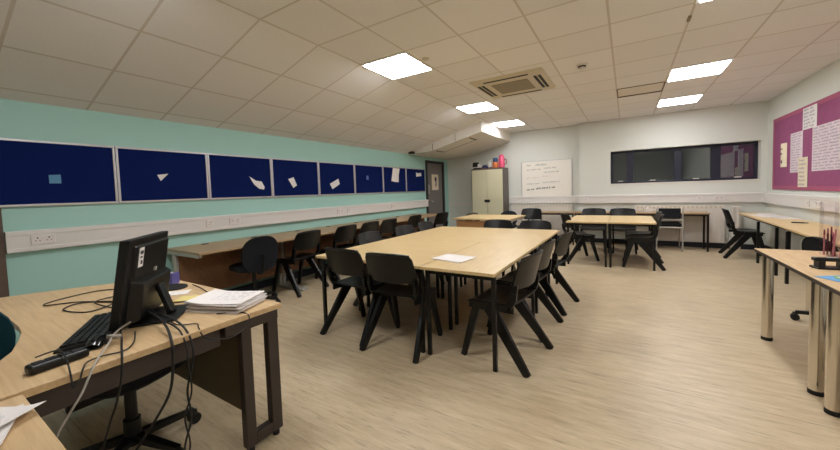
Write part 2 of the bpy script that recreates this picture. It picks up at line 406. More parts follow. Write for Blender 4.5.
# ------------------------------------------------------------------ ceiling fittings
LI = 'led panels in the ceiling'
def light_panel():
    t = thing('ceiling_light', '', 'ceiling light', group=LI)
    MB().box(-.3, .3, -.3, -.276, -.014, .01).box(-.3, .3, .276, .3, -.014, .01).box(-.3, -.276, -.276, .276, -.014, .01).box(.276, .3, -.276, .276, -.014, .01).build('frame', 'lightframe', t)
    MB().box(-.276, .276, -.276, .276, -.019, .005).build('diffuser', 'light', t)
    return t
LL = [(0, 0, 'square ceiling light nearest the camera on the sloping ceiling fold, left row'),
      (0, 4, 'middle ceiling light of the left row, beside the air conditioner'),
      (0, 7, 'far ceiling light of the left row, over the boxed bulkhead'),
      (5, 4, 'larger of the two bright ceiling lights in front of the window, right row'),
      (5, 7, 'ceiling light closest to the window wall, right row'),
      (5, 0, 'ceiling light at the top edge of the photo, nearest of the right row'),
      (0, -4, 'ceiling light above the computer desk, out of frame at left'),
      (5, -4, 'ceiling light behind the camera, out of frame at right')]
lp = None
for i, j, lab in LL:
    loc = (XF+.6*i+.3, Y0+.6*j+.3, H)
    if lp is None: lp = light_panel(); lp.location = loc; lp['label'] = lab
    else: dup(lp, loc, 0, lab)
# air conditioning cassette
t = thing('air_conditioner', 'cream square ceiling cassette air conditioner with grey grille', 'air conditioner', (-1.335, 4.72, H))
mb = MB(); s = .475
mb.add([(-s, -s, 0), (s, -s, 0), (s, s, 0), (-s, s, 0), (-s+.03, -s+.03, -.03), (s-.03, -s+.03, -.03), (s-.03, s-.03, -.03), (-s+.03, s-.03, -.03)],
       [(0, 1, 2, 3), (4, 7, 6, 5), (0, 4, 5, 1), (1, 5, 6, 2), (2, 6, 7, 3), (3, 7, 4, 0)])
mb.build('casing', 'acplastic', t, bevel=.004)
for k in range(4):
    a = k*PI/2; c, sn = math.cos(a), math.sin(a); mb = MB()
    for q in (.395,) if k in (0, 2) else (.40, .345):
        P = [(-.29, -q-.018), (.29, -q-.018), (.29, -q+.018), (-.29, -q+.018)]
        P = [(x*c-y*sn, x*sn+y*c) for x, y in P]; mb.prism(P, -.034, -.029)
    mb.build('air_slot', 'slot', t)
g = MB().box(-.24, .24, -.24, .24, -.036, -.029); g.build('grille', 'acgrille', t)
# hatch, vent, sensors
t = thing('ceiling_vent', 'shallow rectangular ceiling vent with a dark slot, left of the right lights', 'ceiling vent', (.17, 6.19, H))
MB().box(-.285, .285, -.25, .25, -.004, 0).build('flap', 'wall2', t)
MB().box(-.30, .30, .25, .285, -.014, 0).box(-.30, -.285, -.25, .25, -.012, 0).box(.285, .30, -.25, .25, -.012, 0).box(-.285, .285, -.262, -.25, -.006, 0).build('slot', 'darkpanel', t)
t = thing('ceiling_hatch', 'access hatch with dark edges under the boxed bulkhead', 'ceiling hatch', (-3.3, 6.98, bulk_z(-3.3)))
ang = math.atan2(.295, 1.18)
def tilt(mb): mb.v = [(x, y, x*math.tan(ang)+z) for x, y, z in mb.v]; return mb
tilt(MB().box(-.40, .38, -.17, .17, -.008, .003)).build('hatch_panel', 'wall2', t)
tilt(MB().box(-.44, .42, .17, .20, -.010, .003).box(-.44, -.40, -.17, .17, -.01, .003).box(.38, .40, -.17, .17, -.01, .003)).build('hatch_edge', 'darkpanel', t)
t = thing('smoke_detector', 'round white smoke detector on the ceiling right of the air conditioner', 'smoke detector', (-.45, 4.46, H))
MB().lathe([(.058, 0), (.058, -.016), (.046, -.022), (.0, -.022)]).build('base', 'white', t, smooth=True)
MB().lathe([(.043, -.022), (.043, -.036), (.0, -.036)]).build('sensing_chamber', 'slot', t, smooth=True)
MB().lathe([(.036, -.036), (.034, -.046), (.0, -.048)]).build('cap', 'white', t, smooth=True)
t = thing('motion_sensor', 'tiny round sensor on the ceiling beside the nearest light', 'ceiling sensor', (-1.86, 3.21, H))
MB().lathe([(.04, 0), (.04, -.008), (.02, -.014), (.0, -.014)]).build('housing', 'acplastic', t, smooth=True)
single(MB().box(-.012, .012, -.05, .05, -.014, 0), 'ceiling_clip', 'acgrille', 'small dark clip on a ceiling bar in front of the right lights', 'ceiling clip', (.465, 3.80, H))
single(MB().box(-.06, .06, -.05, .05, -.05, 0), 'camera_bracket', 'slot', 'small black bracket at the ceiling edge above the last blue noticeboard', 'bracket', (XL+.14, 6.62, slope_z(XL+.14)))

# ------------------------------------------------------------------ sockets
def socket(label, cat_w, loc, rotz, group):
    t = thing('wall_socket', label, 'socket', loc, rotz, group)
    w = .073 if cat_w == 2 else .043
    MB().box(-w, w, -.009, 0, -.043, .043).build('face_plate', 'socket', t, bevel=.003)
    mb = MB()
    for cx in ((-.034, .034) if cat_w == 2 else (0,)):
        mb.box(cx-.004, cx+.004, -.0105, -.009, .008, .02).box(cx-.016, cx-.008, -.0105, -.009, -.012, -.006).box(cx+.008, cx+.016, -.0105, -.009, -.012, -.006)
    mb.build('pin_holes', 'slot', t)
    mb = MB()
    for cx in ((-.058, .058) if cat_w == 2 else (.028,)): mb.box(cx-.005, cx+.005, -.013, -.009, .012, .03)
    mb.build('switch', 'white', t)
    return t
SG = 'power sockets on the trunking'
for w_, y, lab in ((2, .758, 'double power socket on the teal wall trunking nearest the camera, left of the monitor'),
                   (1, 2.14, 'single power socket above the near end of the long bench'),
                   (2, 2.45, 'double power socket above the bench, left of the office chair'),
                   (2, 4.34, 'double power socket on the trunking under the fifth noticeboard'),
                   (1, 4.56, 'single power socket right of the double one under the sixth noticeboard'),
                   (2, 5.94, 'double power socket on the trunking under the tall hanging sheet')):
    socket(lab, w_, (XL+.055 if w_ == 2 else XL+.055, y, .99), PI/2, SG)
for w_, x, lab in ((1, -.80, 'single power socket on the back trunking below the whiteboard corner'),
                   (1, 1.22, 'single power socket on the trunking under the window, above the radiator'),
                   (2, 1.52, 'double power socket on the trunking under the window, near the corner')):
    socket(lab, w_, (x, YB-.055, .985), 0, SG)
for w_, y, lab in ((1, 6.72, 'single power socket under the purple pinboard, left one'),
                   (2, 6.42, 'double power socket under the purple pinboard, behind the clear holder')):
    socket(lab, w_, (XR-.055, y, .96), -PI/2, SG)

# ------------------------------------------------------------------ writing helper
def scribble(mb, x0, x1, z, h, y=-.0015, r=.0022, step=.012, slope=0.):
    """one handwritten line of joined-up words, drawn as thin ribbons in the local X-Z plane"""
    x = x0
    while x < x1-step*2:
        xe = min(x+random.uniform(4, 9)*step*1.6, x1); pts = []; k = 0
        while x < xe:
            up_ = h*(.5 if k % 2 else -.5)*random.choice((.55, .6, .7, 1.25))
            pts.append((x, z+slope*(x-x0)+up_)); x += step*random.uniform(.35, .65); k += 1
        for (a, b), (c, d) in zip(pts, pts[1:]):
            L = math.hypot(c-a, d-b) or 1; nx, nz = -(d-b)/L*r, (c-a)/L*r
            mb.add([(a-nx, y, b-nz), (c-nx, y, d-nz), (c+nx, y, d+nz), (a+nx, y, b+nz)], [(0, 1, 2, 3)])
        x += step*1.5

# ------------------------------------------------------------------ blue noticeboards and what is pinned on them
BW = .873; BY = .428; BZ0, BZ1 = 1.280, 1.857
blabs = ['blue noticeboard with a small light blue note, nearest the camera',
         'blue noticeboard with a small white paper triangle, second from the camera',
         'blue noticeboard with a curled white paper scrap at its right',
         'blue noticeboard with an upright tilted white slip, fourth from the camera',
         'blue noticeboard with a tilted white card near its centre, fifth from the camera',
         'blue noticeboard with only a tiny pale blue tag on it',
         'blue noticeboard with a tall white sheet hanging from its top edge',
         'blue noticeboard beside the grey door, last of the row']
def noticeboard():
    t = thing('noticeboard', '', 'noticeboard', group='blue noticeboards along the teal wall')
    w = BW/2-.002; h = BZ1-BZ0; f = .02
    MB().box(-w+f, w-f, -.016, -.001, f, h-f).build('felt_panel', 'felt', t)
    MB().box(-w, w, -.024, -.001, 0, f).box(-w, w, -.024, -.001, h-f, h).box(-w, -w+f, -.024, -.001, f, h-f).box(w-f, w, -.024, -.001, f, h-f).build('frame', 'alu', t, bevel=.002)
    return t
nb = None
for i, lab in enumerate(blabs):
    loc = (XL, BY+BW*(i+.5), BZ0)
    if nb is None: nb = noticeboard(); nb.location = loc; nb.rotation_euler = (0, 0, PI/2); nb['label'] = lab
    else: dup(nb, loc, PI/2, lab)
def pinned(name, pts, label, m, cat='paper', curl=0., group='scraps on the blue noticeboards'):
    """thin sheet pinned on the left wall; pts are (y, z) of its corners"""
    cy = sum(p[0] for p in pts)/len(pts); cz = min(p[1] for p in pts); mb = MB()
    n = len(pts); A = []; B = []
    for k, (y, z) in enumerate(pts):
        off = -.004-(curl if k % 2 else 0)
        A.append((y-cy, off, z-cz)); B.append((y-cy, off-.0015, z-cz))
    mb.add(A+B, [tuple(range(n)), tuple(range(2*n-1, n-1, -1))]+[(i, n+i, n+(i+1) % n, (i+1) % n) for i in range(n)])
    return single(mb, name, m, label, cat, (XL+.016, cy, cz), PI/2, group)
pinned('sticky_note', [(.83, 1.555), (.905, 1.56), (.905, 1.48), (.83, 1.48)], 'small light blue note on the nearest blue noticeboard', 'paperblue', 'note')
pinned('paper_scrap', [(1.645, 1.575), (1.745, 1.59), (1.675, 1.508)], 'small white torn paper triangle on the second noticeboard', 'paper', curl=.015)
pinned('paper_scrap', [(2.70, 1.58), (2.79, 1.52), (2.88, 1.51), (2.915, 1.43), (2.91, 1.395), (2.83, 1.41), (2.765, 1.47)], 'curled leaf-shaped white scrap hanging at the right of a noticeboard', 'paper', curl=.012)
pinned('paper_slip', [(3.32, 1.55), (3.41, 1.58), (3.475, 1.455), (3.40, 1.415)], 'upright tilted white slip on the fourth noticeboard', 'paper', curl=.01)
pinned('paper_card', [(4.16, 1.48), (4.36, 1.57), (4.395, 1.475), (4.21, 1.385)], 'wide tilted white card on the fifth noticeboard', 'paper', curl=.006)
pinned('paper_tag', [(5.13, 1.64), (5.19, 1.64), (5.195, 1.56), (5.13, 1.56)], 'tiny pale blue tag alone on the sixth noticeboard', 'tagblue')
pinned('paper_sheet', [(6.03, 1.835), (6.27, 1.825), (6.24, 1.68), (6.21, 1.515), (6.06, 1.525), (5.94, 1.545), (5.99, 1.68)], 'tall white sheet hanging over the top of the seventh noticeboard', 'paper', curl=.012)
pinned('paper_slip', [(6.98, 1.76), (7.05, 1.74), (7.21, 1.76), (7.21, 1.675), (6.98, 1.655)], 'small white slip on the noticeboard beside the door', 'paper', curl=.01)

t = thing('door_poster', 'white poster with a dark figure on the grey door', 'poster', (XL-.005, 7.97, 1.315), PI/2)
MB().box(-.18, .18, -.004, -.001, 0, .42).build('sheet', 'papercream', t)
mb = MB()
P = [(.0, .12), (.03, .08), (.07, .14), (.06, .22), (.09, .28), (.06, .34), (.0, .36), (-.04, .31), (-.01, .25), (.02, .2)]
n = len(P); mb.add([(x, -.0055, z) for x, z in P]+[(x, -.004, z) for x, z in P], [tuple(range(n)), tuple(range(2*n-1, n-1, -1))]+[(i, n+i, n+(i+1) % n, (i+1) % n) for i in range(n)])
mb.build('printed_figure', 'ink', t)

# ------------------------------------------------------------------ whiteboard
t = thing('whiteboard', 'white dry-wipe board with faint handwriting on the back wall', 'whiteboard', (-1.71, YBL, 1.055))
MB().box(-.585, .585, -.018, -.001, .012, .89).build('board_face', 'board', t)
MB().box(-.605, -.585, -.026, -.001, 0, .905).box(.585, .605, -.026, -.001, 0, .905).box(-.585, .585, -.026, -.001, 0, .012).box(-.585, .585, -.026, -.001, .89, .905).build('frame', 'alu', t, bevel=.002)
mb = MB(); scribble(mb, -.47, -.36, .80, .05, -.0195, .0022); scribble(mb, -.25, .02, .80, .05, -.0195, .0022); mb.build('heading', 'inkgrey', t)
mb = MB()
for (a, b, z, s_) in ((-.47, -.12, .69, .02), (-.05, .26, .71, .02), (-.05, .30, .61, .03)): scribble(mb, a, b, z, .04, -.0195, .0022, slope=s_)
mb.build('writing', 'inkgrey', t)
mb = MB()
for (a, b, z, s_) in ((-.47, -.16, .48, .03), (-.08, .12, .51, .03)): scribble(mb, a, b, z, .035, -.0195, .002, slope=s_)
mb.build('writing', 'inkpale', t)
mb = MB()
for (a, b, z, s_) in ((-.47, -.15, .33, .04), (-.08, .32, .36, .03)): scribble(mb, a, b, z, .035, -.0195, .002, slope=s_)
mb.build('writing', 'inkgrey', t)
mb = MB()
for (a, b, z, s_) in ((-.47, -.28, .18, .1), (-.24, .1, .21, .06), (.13, .24, .235, .05)): scribble(mb, a, b, z, .045, -.0195, .0028, slope=s_)
mb.build('writing', 'inkdark', t)

# ------------------------------------------------------------------ purple pinboard on the right wall
t = thing('pinboard', 'large purple pinboard covered with handwritten sheets on the right wall', 'noticeboard', (XR+.001, 6.4, 1.135), -PI/2)
MB().box(-1.83, 1.93, -.014, -.001, 0, 1.20).build('felt_panel', 'purple', t)
MB().box(-1.83+.07, 1.93, -.018, -.001, 0, .06).box(-1.83+.07, 1.93, -.018, -.001, 1.14, 1.20).box(-1.83, -1.83+.07, -.018, -.001, 0, 1.20).build('border_roll', 'pinkborder', t)
def wallsheet(name, y0, y1, z0, z1, label, m, lines, off=.0142, skew=0., ink='inksoft', h=.03):
    """sheet on the right wall between y0 (left edge, farther) and y1 (right edge, nearer)"""
    w = (y0-y1); t = thing(name, label, 'paper', (XR-off, (y0+y1)/2, z0), -PI/2, 'sheets on the purple pinboard')
    H_ = z1-z0
    mb = MB(); mb.add([(-w/2, -.003, 0), (w/2, -.003, skew), (w/2, -.003, H_+skew), (-w/2, -.003, H_), (-w/2, -.001, 0), (w/2, -.001, skew), (w/2, -.001, H_+skew), (-w/2, -.001, H_)],
                     [(0, 1, 2, 3), (7, 6, 5, 4), (0, 4, 5, 1), (1, 5, 6, 2), (2, 6, 7, 3), (3, 7, 4, 0)])
    mb.build('sheet', m, t)
    mb = MB()
    for k in range(lines):
        z = H_*(1-(k+.7)/(lines+.4)); scribble(mb, -w/2+.03, w/2-.03-random.uniform(0, .08), z, h, -.0045, .0024, .018, slope=skew/w)
    mb.build('writing', ink, t)
wallsheet('paper_sheet', 7.08, 6.66, 2.00, 2.305, 'square handwritten sheet at the top of the purple pinboard', 'paper', 6)
wallsheet('paper_sheet', 7.49, 7.07, 1.40, 2.00, 'tall pinkish handwritten sheet left of the gap on the purple pinboard', 'paperpink', 15, h=.022)
wallsheet('paper_sheet', 6.77, 5.40, 1.40, 2.00, 'widest pale sheet full of handwriting on the purple pinboard', 'paperpink', 15, h=.022)
wallsheet('paper_sheet', 7.19, 6.885, 1.18, 1.61, 'narrow cream sheet hanging lowest on the purple pinboard', 'papercream', 7, .018)
t = thing('paper_roll', 'curled cream strip at the left of the purple pinboard', 'paper', (XR-.0142, 7.74, 1.50), -PI/2, 'sheets on the purple pinboard')
MB().sheet(lambda u, v: (-.115+.23*u, -.0025-.03*math.sin(PI*u), .38*v), 8, 2, .003).build('sheet', 'papercream', t, smooth=True)
mb = MB(); mb.box(-.01, .03, -.036, -.030, .06, .11).box(-.03, .02, -.036, -.030, .2, .23).box(-.02, .03, -.036, -.030, .28, .3); mb.build('writing', 'ink', t)

# ------------------------------------------------------------------ steel cupboard with things on top
t = thing('steel_cupboard', 'tall cream two-door steel cupboard with brown sides by the whiteboard', 'cupboard', (-3.07, 8.25, 0))
MB().box(-.43, .43, .02, .44, 0, 1.83).build('carcass', 'cabbrown', t, bevel=.004)
for sx in (-1, 1):
    MB().box(min(sx*.003, sx*.41), max(sx*.003, sx*.41), 0, .02, .06, 1.79).build('door', 'cabcream', t, bevel=.003)
MB().box(-.075, .075, -.012, 0, .955, 1.025).build('handle', 'slot', t, bevel=.004)
ZC = 1.8305
t = thing('trainer_shoe', 'black and white shoe on the left of the cupboard top', 'shoe', (-3.38, 8.42, ZC))
MB().sheet(lambda u, v: (-.12+.24*u, -.05*math.cos(PI*v)*(.75+.25*math.sin(PI*u)), .035+.10*math.sin(PI*v)*(1-.55*u*u+.1*math.sin(PI*u))), 10, 8, .006).build('upper', 'white', t, smooth=True)
MB().sheet(lambda u, v: (-.12+.14*u, -.053*math.cos(PI*v), .055+.125*math.sin(PI*v)), 6, 8, .006).build('collar', 'slot', t, smooth=True)
MB().prism([(.12*math.cos(a)*1.05, .052*math.sin(a)) for a in [2*PI*k/20 for k in range(20)]], 0, .034).build('sole', 'slot', t)
t = thing('cap', 'folded navy cap beside the shoe on the cupboard', 'cap', (-3.17, 8.40, ZC))
MB().lathe([(.085, 0), (.085, .03), (.07, .07), (.035, .095), (0, .1)], 18).build('crown', 'navy', t, smooth=True)
MB().prism([(-.07+.14*k/10, -.07-.07*math.sin(PI*k/10)) for k in range(11)], .002, .012).build('peak', 'red', t)
t = thing('helmet', 'round white helmet behind the bottles on the cupboard', 'helmet', (-3.06, 8.56, ZC))
MB().lathe([(.11, 0), (.125, .06), (.12, .13), (.09, .185), (.045, .21), (0, .215)], 22).build('shell', 'white', t, smooth=True)
MB().lathe([(.127, .012), (.13, .02), (.127, .032)], 22).build('rim', 'red', t, smooth=True)
t = thing('squash_bottle', 'orange bottle with a blue cap on the cupboard', 'bottle', (-2.885, 8.40, ZC))
MB().lathe([(.06, 0), (.072, .01), (.072, .12), (.06, .15), (.05, .16)], 22).build('body', 'orange', t, smooth=True)
MB().lathe([(.058, .155), (.062, .165), (.06, .25), (.04, .262), (0, .264)], 22).build('lid', 'bluecap', t, smooth=True)
t = thing('drinks_flask', 'tall pink flask at the right end of the cupboard top', 'flask', (-2.72, 8.40, ZC))
MB().lathe([(.065, 0), (.078, .012), (.078, .22), (.06, .255)], 22).build('body', 'pink', t, smooth=True)
MB().lathe([(.062, .25), (.062, .30), (.03, .335), (0, .338)], 22).build('lid', 'pink', t, smooth=True)
MB().tube([(.076, 0, .08), (.125, 0, .10), (.125, 0, .19), (.076, 0, .21)], .011).build('handle', 'maroon', t, smooth=True)

# ------------------------------------------------------------------ radiators
def radiator(label, x0, x1, y, z0, z1):
    t = thing('radiator', label, 'radiator', ((x0+x1)/2, y, 0), 0, 'radiators on the back wall'); w = (x1-x0)/2
    mb = MB().box(-w, w, -.10, -.085, z0, z1-.02)
    for k in range(int(2*w/.05)):
        x = -w+.02+k*.05; mb.box(x, x+.028, -.106, -.10, z0+.03, z1-.06)
    mb.build('front_panel', 'radiator', t, bevel=.003)
    mb = MB().box(-w, w, -.10, -.004, z1-.02, z1)
    mb.build('top_grille', 'radiator', t, bevel=.003)
    mb = MB()
    for k in range(int(2*w/.07)):
        x = -w+.03+k*.07; mb.box(x, x+.035, -.108, -.1001, z1-.055, z1-.012)
    mb.build('vent_slots', 'acplastic', t)
    for s_ in (-1, 1):
        MB().box(min(s_*w, s_*(w+.012)), max(s_*w, s_*(w+.012)), -.105, -.004, z0, z1).build('side_panel', 'radiator', t)
    MB().cyl((w+.05, -.05, 0), (w+.05, -.05, z0+.12), .009).cyl((w+.05, -.05, z0+.12), (w+.008, -.05, z0+.12), .009).build('pipe', 'radiator', t, smooth=True)
radiator('white panel radiator under the whiteboard', -2.55, -1.12, YBL-.001, .12, .87)
radiator('long white panel radiator under the window', .15, 1.58, YB-.001, .12, .84)
t = thing('pipe_boxing', 'pale grey vertical pipe casing beside the window radiator', 'pipe casing', (1.76, YB-.001, 0))
MB().box(-.07, .07, -.07, 0, 0, .82).build('casing', 'wall2', t, bevel=.004)
MB().cyl((-.04, -.085, .0), (-.04, -.085, .8), .011).cyl((.03, -.085, .0), (.03, -.085, .8), .011).build('pipe', 'radiator', t, smooth=True)

# ------------------------------------------------------------------ tables
def legtable(name, label, cat, x0, x1, y0, y1, z=.72, grain='top', legm='blackmetal', group=None, inset=.03, iy=None, lr=.015, rail=True, edge=True, legs=None):
    cx, cy = (x0+x1)/2, (y0+y1)/2; w, d_ = (x1-x0)/2-.003, (y1-y0)/2-.0015
    t = thing(name, label, cat, (cx, cy, 0), 0, group)
    MB().box(-w, w, -d_, d_, z-.024, z).build('tabletop', grain, t, bevel=.003)
    if rail:
        a, b = w-inset-.012, d_-inset-.012
        MB().box(-a, a, -b, -b+.025, z-.06, z-.024).box(-a, a, b-.025, b, z-.06, z-.024).box(-a, -a+.025, -b+.025, b-.025, z-.06, z-.024).box(a-.025, a, -b+.025, b-.025, z-.06, z-.024).build('frame', legm, t)
    for sx in (-1, 1):
        for sy in (-1, 1):
            x, y = sx*(w-inset), sy*(d_-(iy or inset))
            MB().box(x-lr, x+lr, y-lr, y+lr, 0, z-.0245).build('leg', legm, t, bevel=.003)
    return t
CT = 'tables pushed together in the middle of the room'
ys = [2.18, 2.815, 3.45, 4.11, 4.78]
legtable('classroom_table', 'black-legged wooden table at the near left corner of the central group', 'table', -2.555, -1.375, ys[0], ys[1], group=CT, iy=.065)
legtable('classroom_table', 'wooden table second from the front on the left of the central group', 'table', -2.555, -1.375, ys[1], ys[2], group=CT, iy=.065)
legtable('classroom_table', 'wooden table at the near right of the central group, under the worksheets', 'table', -1.375, -.77, ys[0], ys[2], grain='topy', group=CT, iy=.065)
legtable('classroom_table', 'wooden table at the far left corner of the central group', 'table', -2.555, -1.93, ys[2], ys[4], grain='topy', group=CT, iy=.065)
legtable('classroom_table', 'wooden table third along the right side of the central group', 'table', -1.93, -.77, ys[2], ys[3], group=CT, iy=.065)
legtable('classroom_table', 'wooden table at the far right corner of the central group', 'table', -1.93, -.77, ys[3], ys[4], group=CT, iy=.065)
legtable('classroom_table', 'left one of the two pale tables standing in front of the window wall', 'table', -.87, -.255, 5.98, 7.30, grain='topy', group='pair of tables in front of the window')
legtable('classroom_table', 'right one of the two pale tables standing in front of the window wall', 'table', -.255, .38, 5.98, 7.30, grain='topy', group='pair of tables in front of the window')

# paper on the central table
t = thing('worksheet_pile', 'thin white worksheets lying on the near central table', 'paper', (-1.265, 2.55, .7205), -.25)
MB().box(-.15, .15, -.12, .12, 0, .004).build('lower_sheet', 'paper', t)
mb = MB().box(-.15, .15, -.12, .12, .0042, .008); mb.v = [(x*math.cos(.12)-y*math.sin(.12)+.01, x*math.sin(.12)+y*math.cos(.12), z) for x, y, z in mb.v]
mb.build('upper_sheet', 'paper', t)

# wooden desk with modesty panel in front of the cupboard
t = thing('panel_desk', 'wooden desk with a brown front panel and white legs before the cupboard', 'desk', (-2.44, 6.72, 0), -.03)
MB().box(-.62, .60, -.52, .50, .695, .72).build('desktop', 'top', t, bevel=.003)
MB().box(-.57, .50, -.44, -.42, .28, .67).build('modesty_panel', 'modesty', t)
for sx in (-1, 1):
    MB().box(sx*.55-.03, sx*.55+.03, -.45, .45, .66, .694).build('top_rail', 'greymetal', t, bevel=.004)
    for y in (-.38, .38): MB().box(sx*.55-.028, sx*.55+.028, y-.035, y+.035, .03, .66).build('leg', 'radiator', t, bevel=.004)
    MB().box(sx*.55-.03, sx*.55+.03, -.45, .45, 0, .03).build('foot_rail', 'radiator', t, bevel=.004)

# bench desks along the left wall
BZ = .752
ydesk = [1.67, 3.0, 4.32, 5.64, 6.96]
bl = ['bench desk nearest the camera along the teal wall, grey end frame showing', 'second bench desk along the teal wall, behind the office chair',
      'third bench desk along the teal wall', 'last bench desk along the teal wall, by the grey door']
for i in range(4):
    L_ = (ydesk[i+1]-ydesk[i])/2-.002
    t = thing('bench_desk', bl[i], 'desk', (-4.035, (ydesk[i]+ydesk[i+1])/2, 0), 0, 'bench desks along the teal wall')
    MB().box(-.39, .375, -L_, L_, BZ-.025, BZ).build('desktop', 'bench', t, bevel=.003)
    MB().box(-.16, -.142, -L_+.03, L_-.03, .20, BZ-.03).build('modesty_panel', 'panel', t)
    for s_ in ((-1, 1)):
        y = s_*(L_-.025)
        lg = MB().box(-.24, -.18, y-.022, y+.022, .03, BZ-.06).build('leg', 'greymetal', t, bevel=.004)
        MB().box(-.36, .33, y-.022, y+.022, BZ-.06, BZ-.0255).build('top_rail', 'greymetal', t, bevel=.004)
        MB().box(-.36, .30, y-.025, y+.025, 0, .03).build('foot_rail', 'greymetal', t, bevel=.004)
    for y in (-.3, .32):
        MB().lathe([(.04, 0), (.04, .004), (.0, .004)], 16, (-.27, y, BZ)).build('cable_grommet', 'slot', t)

# narrow tables under the window and whiteboard
BT = 'side tables along the back wall'
legtable('side_table', 'brown-edged side table against the radiator under the window', 'table', .02, 1.31, 7.98, 8.42, z=.725, grain='bench', group=BT)
legtable('side_table', 'brown-edged side table behind the pair of pale tables', 'table', -.98, .02, 7.98, 8.42, z=.725, grain='bench', group=BT)

legtable('side_table', 'brown-edged side table under the whiteboard, behind the wooden desk', 'table', -2.0, -.98, 7.98, 8.42, z=.725, grain='bench', group=BT)

# worktop desks along the right wall
RB = 'desks along the right wall'
for (a, b, lab) in ((6.0, 8.22, 'desk along the right wall nearest the window corner, with loose papers'),
                    (4.9, 6.0, 'desk along the right wall in front of the sockets, with a pen on it'),
                    (3.75, 4.9, 'desk along the right wall behind the clear pen holder')):
    cy = (a+b)/2; xf = 1.70 if a > 5.5 else (1.625 if a > 4.5 else 1.58); ins = 1.04 if a > 5.5 else .12
    t = thing('wall_desk', lab, 'desk', (2.15, cy, 0), 0, RB); hb = (b-a)/2-.002
    xa, xb = xf-.035-2.15, xf+.03-2.15
    MB().prism([(xa, -hb), (0, -hb), (0, hb), (xb, hb)], .695, .72).build('desktop', 'topy', t, bevel=.003)
    MB().prism([(xa+.06, -hb+.05), (-.04, -hb+.05), (-.04, hb-.05), (xb+.06, hb-.05)], .655, .694).build('frame', 'blackmetal', t)
    for y in (-hb+min(ins*.4, .33), hb-ins):
        xq = xa+(xb-xa)*(y+hb)/(2*hb)
        for x in (xq+(.05 if a > 5.5 or (y > 0 and a > 4.5) else .30), -.06): MB().box(x-.016, x+.016, y-.016, y+.016, 0, .654).build('leg', 'blackmetal', t, bevel=.003)

# chrome-legged desks at the right foreground
CL = 'chrome-legged desks at the right'
def chrome_desk(label, x0, x1, y0, y1, legs):
    t = thing('chrome_desk', label, 'desk', (x0, y0, 0), 0, CL); w, l = x1-x0, y1-y0
    MB().box(0, w, .001, l-.001, .696, .7205).build('desktop', 'desky', t, bevel=.002)
    mb = MB().box(-.002, 0, 0, l, .695, .716); mb.build('edge_band', 'darkbrown', t)
    for (x, y) in legs:
        lg = MB().cyl((x-x0, y-y0, .028), (x-x0, y-y0, .6955), .034, n=28).build('leg', 'chrome', t, smooth=True)
        MB().cyl((x-x0, y-y0, 0), (x-x0, y-y0, .0275), .035, n=28).build('rubber_foot', 'rubber', lg, smooth=True)
    return t
chrome_desk('chrome-legged wooden desk with the hole punch and clear pen holder', .935, 1.53, 2.80, 3.93, [(.973, 3.74), (.975, 2.91), (1.46, 3.74), (1.46, 2.91)])
chrome_desk('nearest chrome-legged desk at the right edge of the photo', .935, 1.53, 1.55, 2.80, [(.973, 2.70), (.973, 1.65), (1.46, 2.70), (1.46, 1.65)])
lg = single(MB().cyl((0, 0, .028), (0, 0, .64), .033, n=24), 'desk_support_leg', 'chrome', 'chrome support leg under the wall desk beside the castors', 'desk leg', (1.50, 4.62, 0), smooth=True)
lg2 = MB().cyl((0, 0, 0), (0, 0, .0275), .035, n=24).build('rubber_foot', 'rubber', lg, smooth=True)
MB().box(-.05, .05, -.05, .05, .64, .654).build('top_plate', 'chrome', lg)

# ------------------------------------------------------------------ moulded classroom chair
def make_chair(label, group):
    t = thing('moulded_chair', label, 'chair', group=group)
    def seat(u, v):
        a = 2*u-1; y = .215-.40*v
        w = .228*(1-.10*(2*v-1)**4-.04*v)
        z = .455-.012*math.cos(a*PI/2)*math.sin(PI*min(1, v+.1))-.030*max(0, 1-v*5)**2+.018*max(0, v-.8)/.2+.006*a*a
        return (a*w, y, z)
    mb = MB().sheet(lambda u, v: seat(1-u, v), 12, 12, .012)
    for s_ in (-1, 1):
        mb.bar((s_*.207, .19, .420), (s_*.202, -.17, .428), .016, .050, side=(1, 0, 0))
    mb.bar((-.20, -.02, .428), (.20, -.02, .428), .06, .03, side=(0, 1, 0))
    mb.build('seat', 'black', t, smooth=True)
    def back(u, v):
        a = 2*u-1; r_ = abs(2*v-1)
        w = (.236-.020*v)*(1-.07*max(0, (v-.84)/.16)**2-.07*max(0, (.16-v)/.16)**2)
        y = -.195-.048*v-.018*v*v+.045*a*a-.02
        z = .588+.230*v-.016*abs(a)**3*v-.012*(1-a*a)*(1-v)
        return (a*w, y, z)
    mb = MB().sheet(back, 14, 8, .015)
    for s_ in (-1, 1):
        # side uprights curve out of the seat shell into the back, leaving the hand gap
        pth = [V((s_*.200, -.06, .430)), V((s_*.209, -.135, .452)), V((s_*.216, -.170, .505)), V((s_*.219, -.180, .56)), V(back(.5+.46*s_, .14))]
        for a, b in zip(pth, pth[1:]): mb.bar(a, b, .022, .052, .022, .050, side=(1, 0, 0))
    mb.tube([V(back(k/10, 1.0))+V((0, -.001, 0)) for k in range(11)], .011, 8, 2)
    mb.build('backrest', 'black', t, smooth=True)
    for s_ in (-1, 1):
        MB().bar((s_*.195, .125, .43), (s_*.222, .245, 0), .032, .070, .032, .042).build('leg', 'black', t, bevel=.006)
        MB().bar((s_*.198, .03, .43), (s_*.252, -.285, 0), .034, .100, .034, .050).build('leg', 'black', t, bevel=.006)
    return t
chair = None
def place(x, y, face, label, group):
    """face: heading of the seat front in degrees (0 = +x, 90 = +y)"""
    global chair
    rz = math.radians(face-90)
    if chair is None:
        chair = make_chair(label, group); chair.location = (x, y, 0); chair.rotation_euler = (0, 0, rz); return chair
    return dup(chair, (x, y, 0), rz, label, group)
G1 = 'black chairs round the central tables'
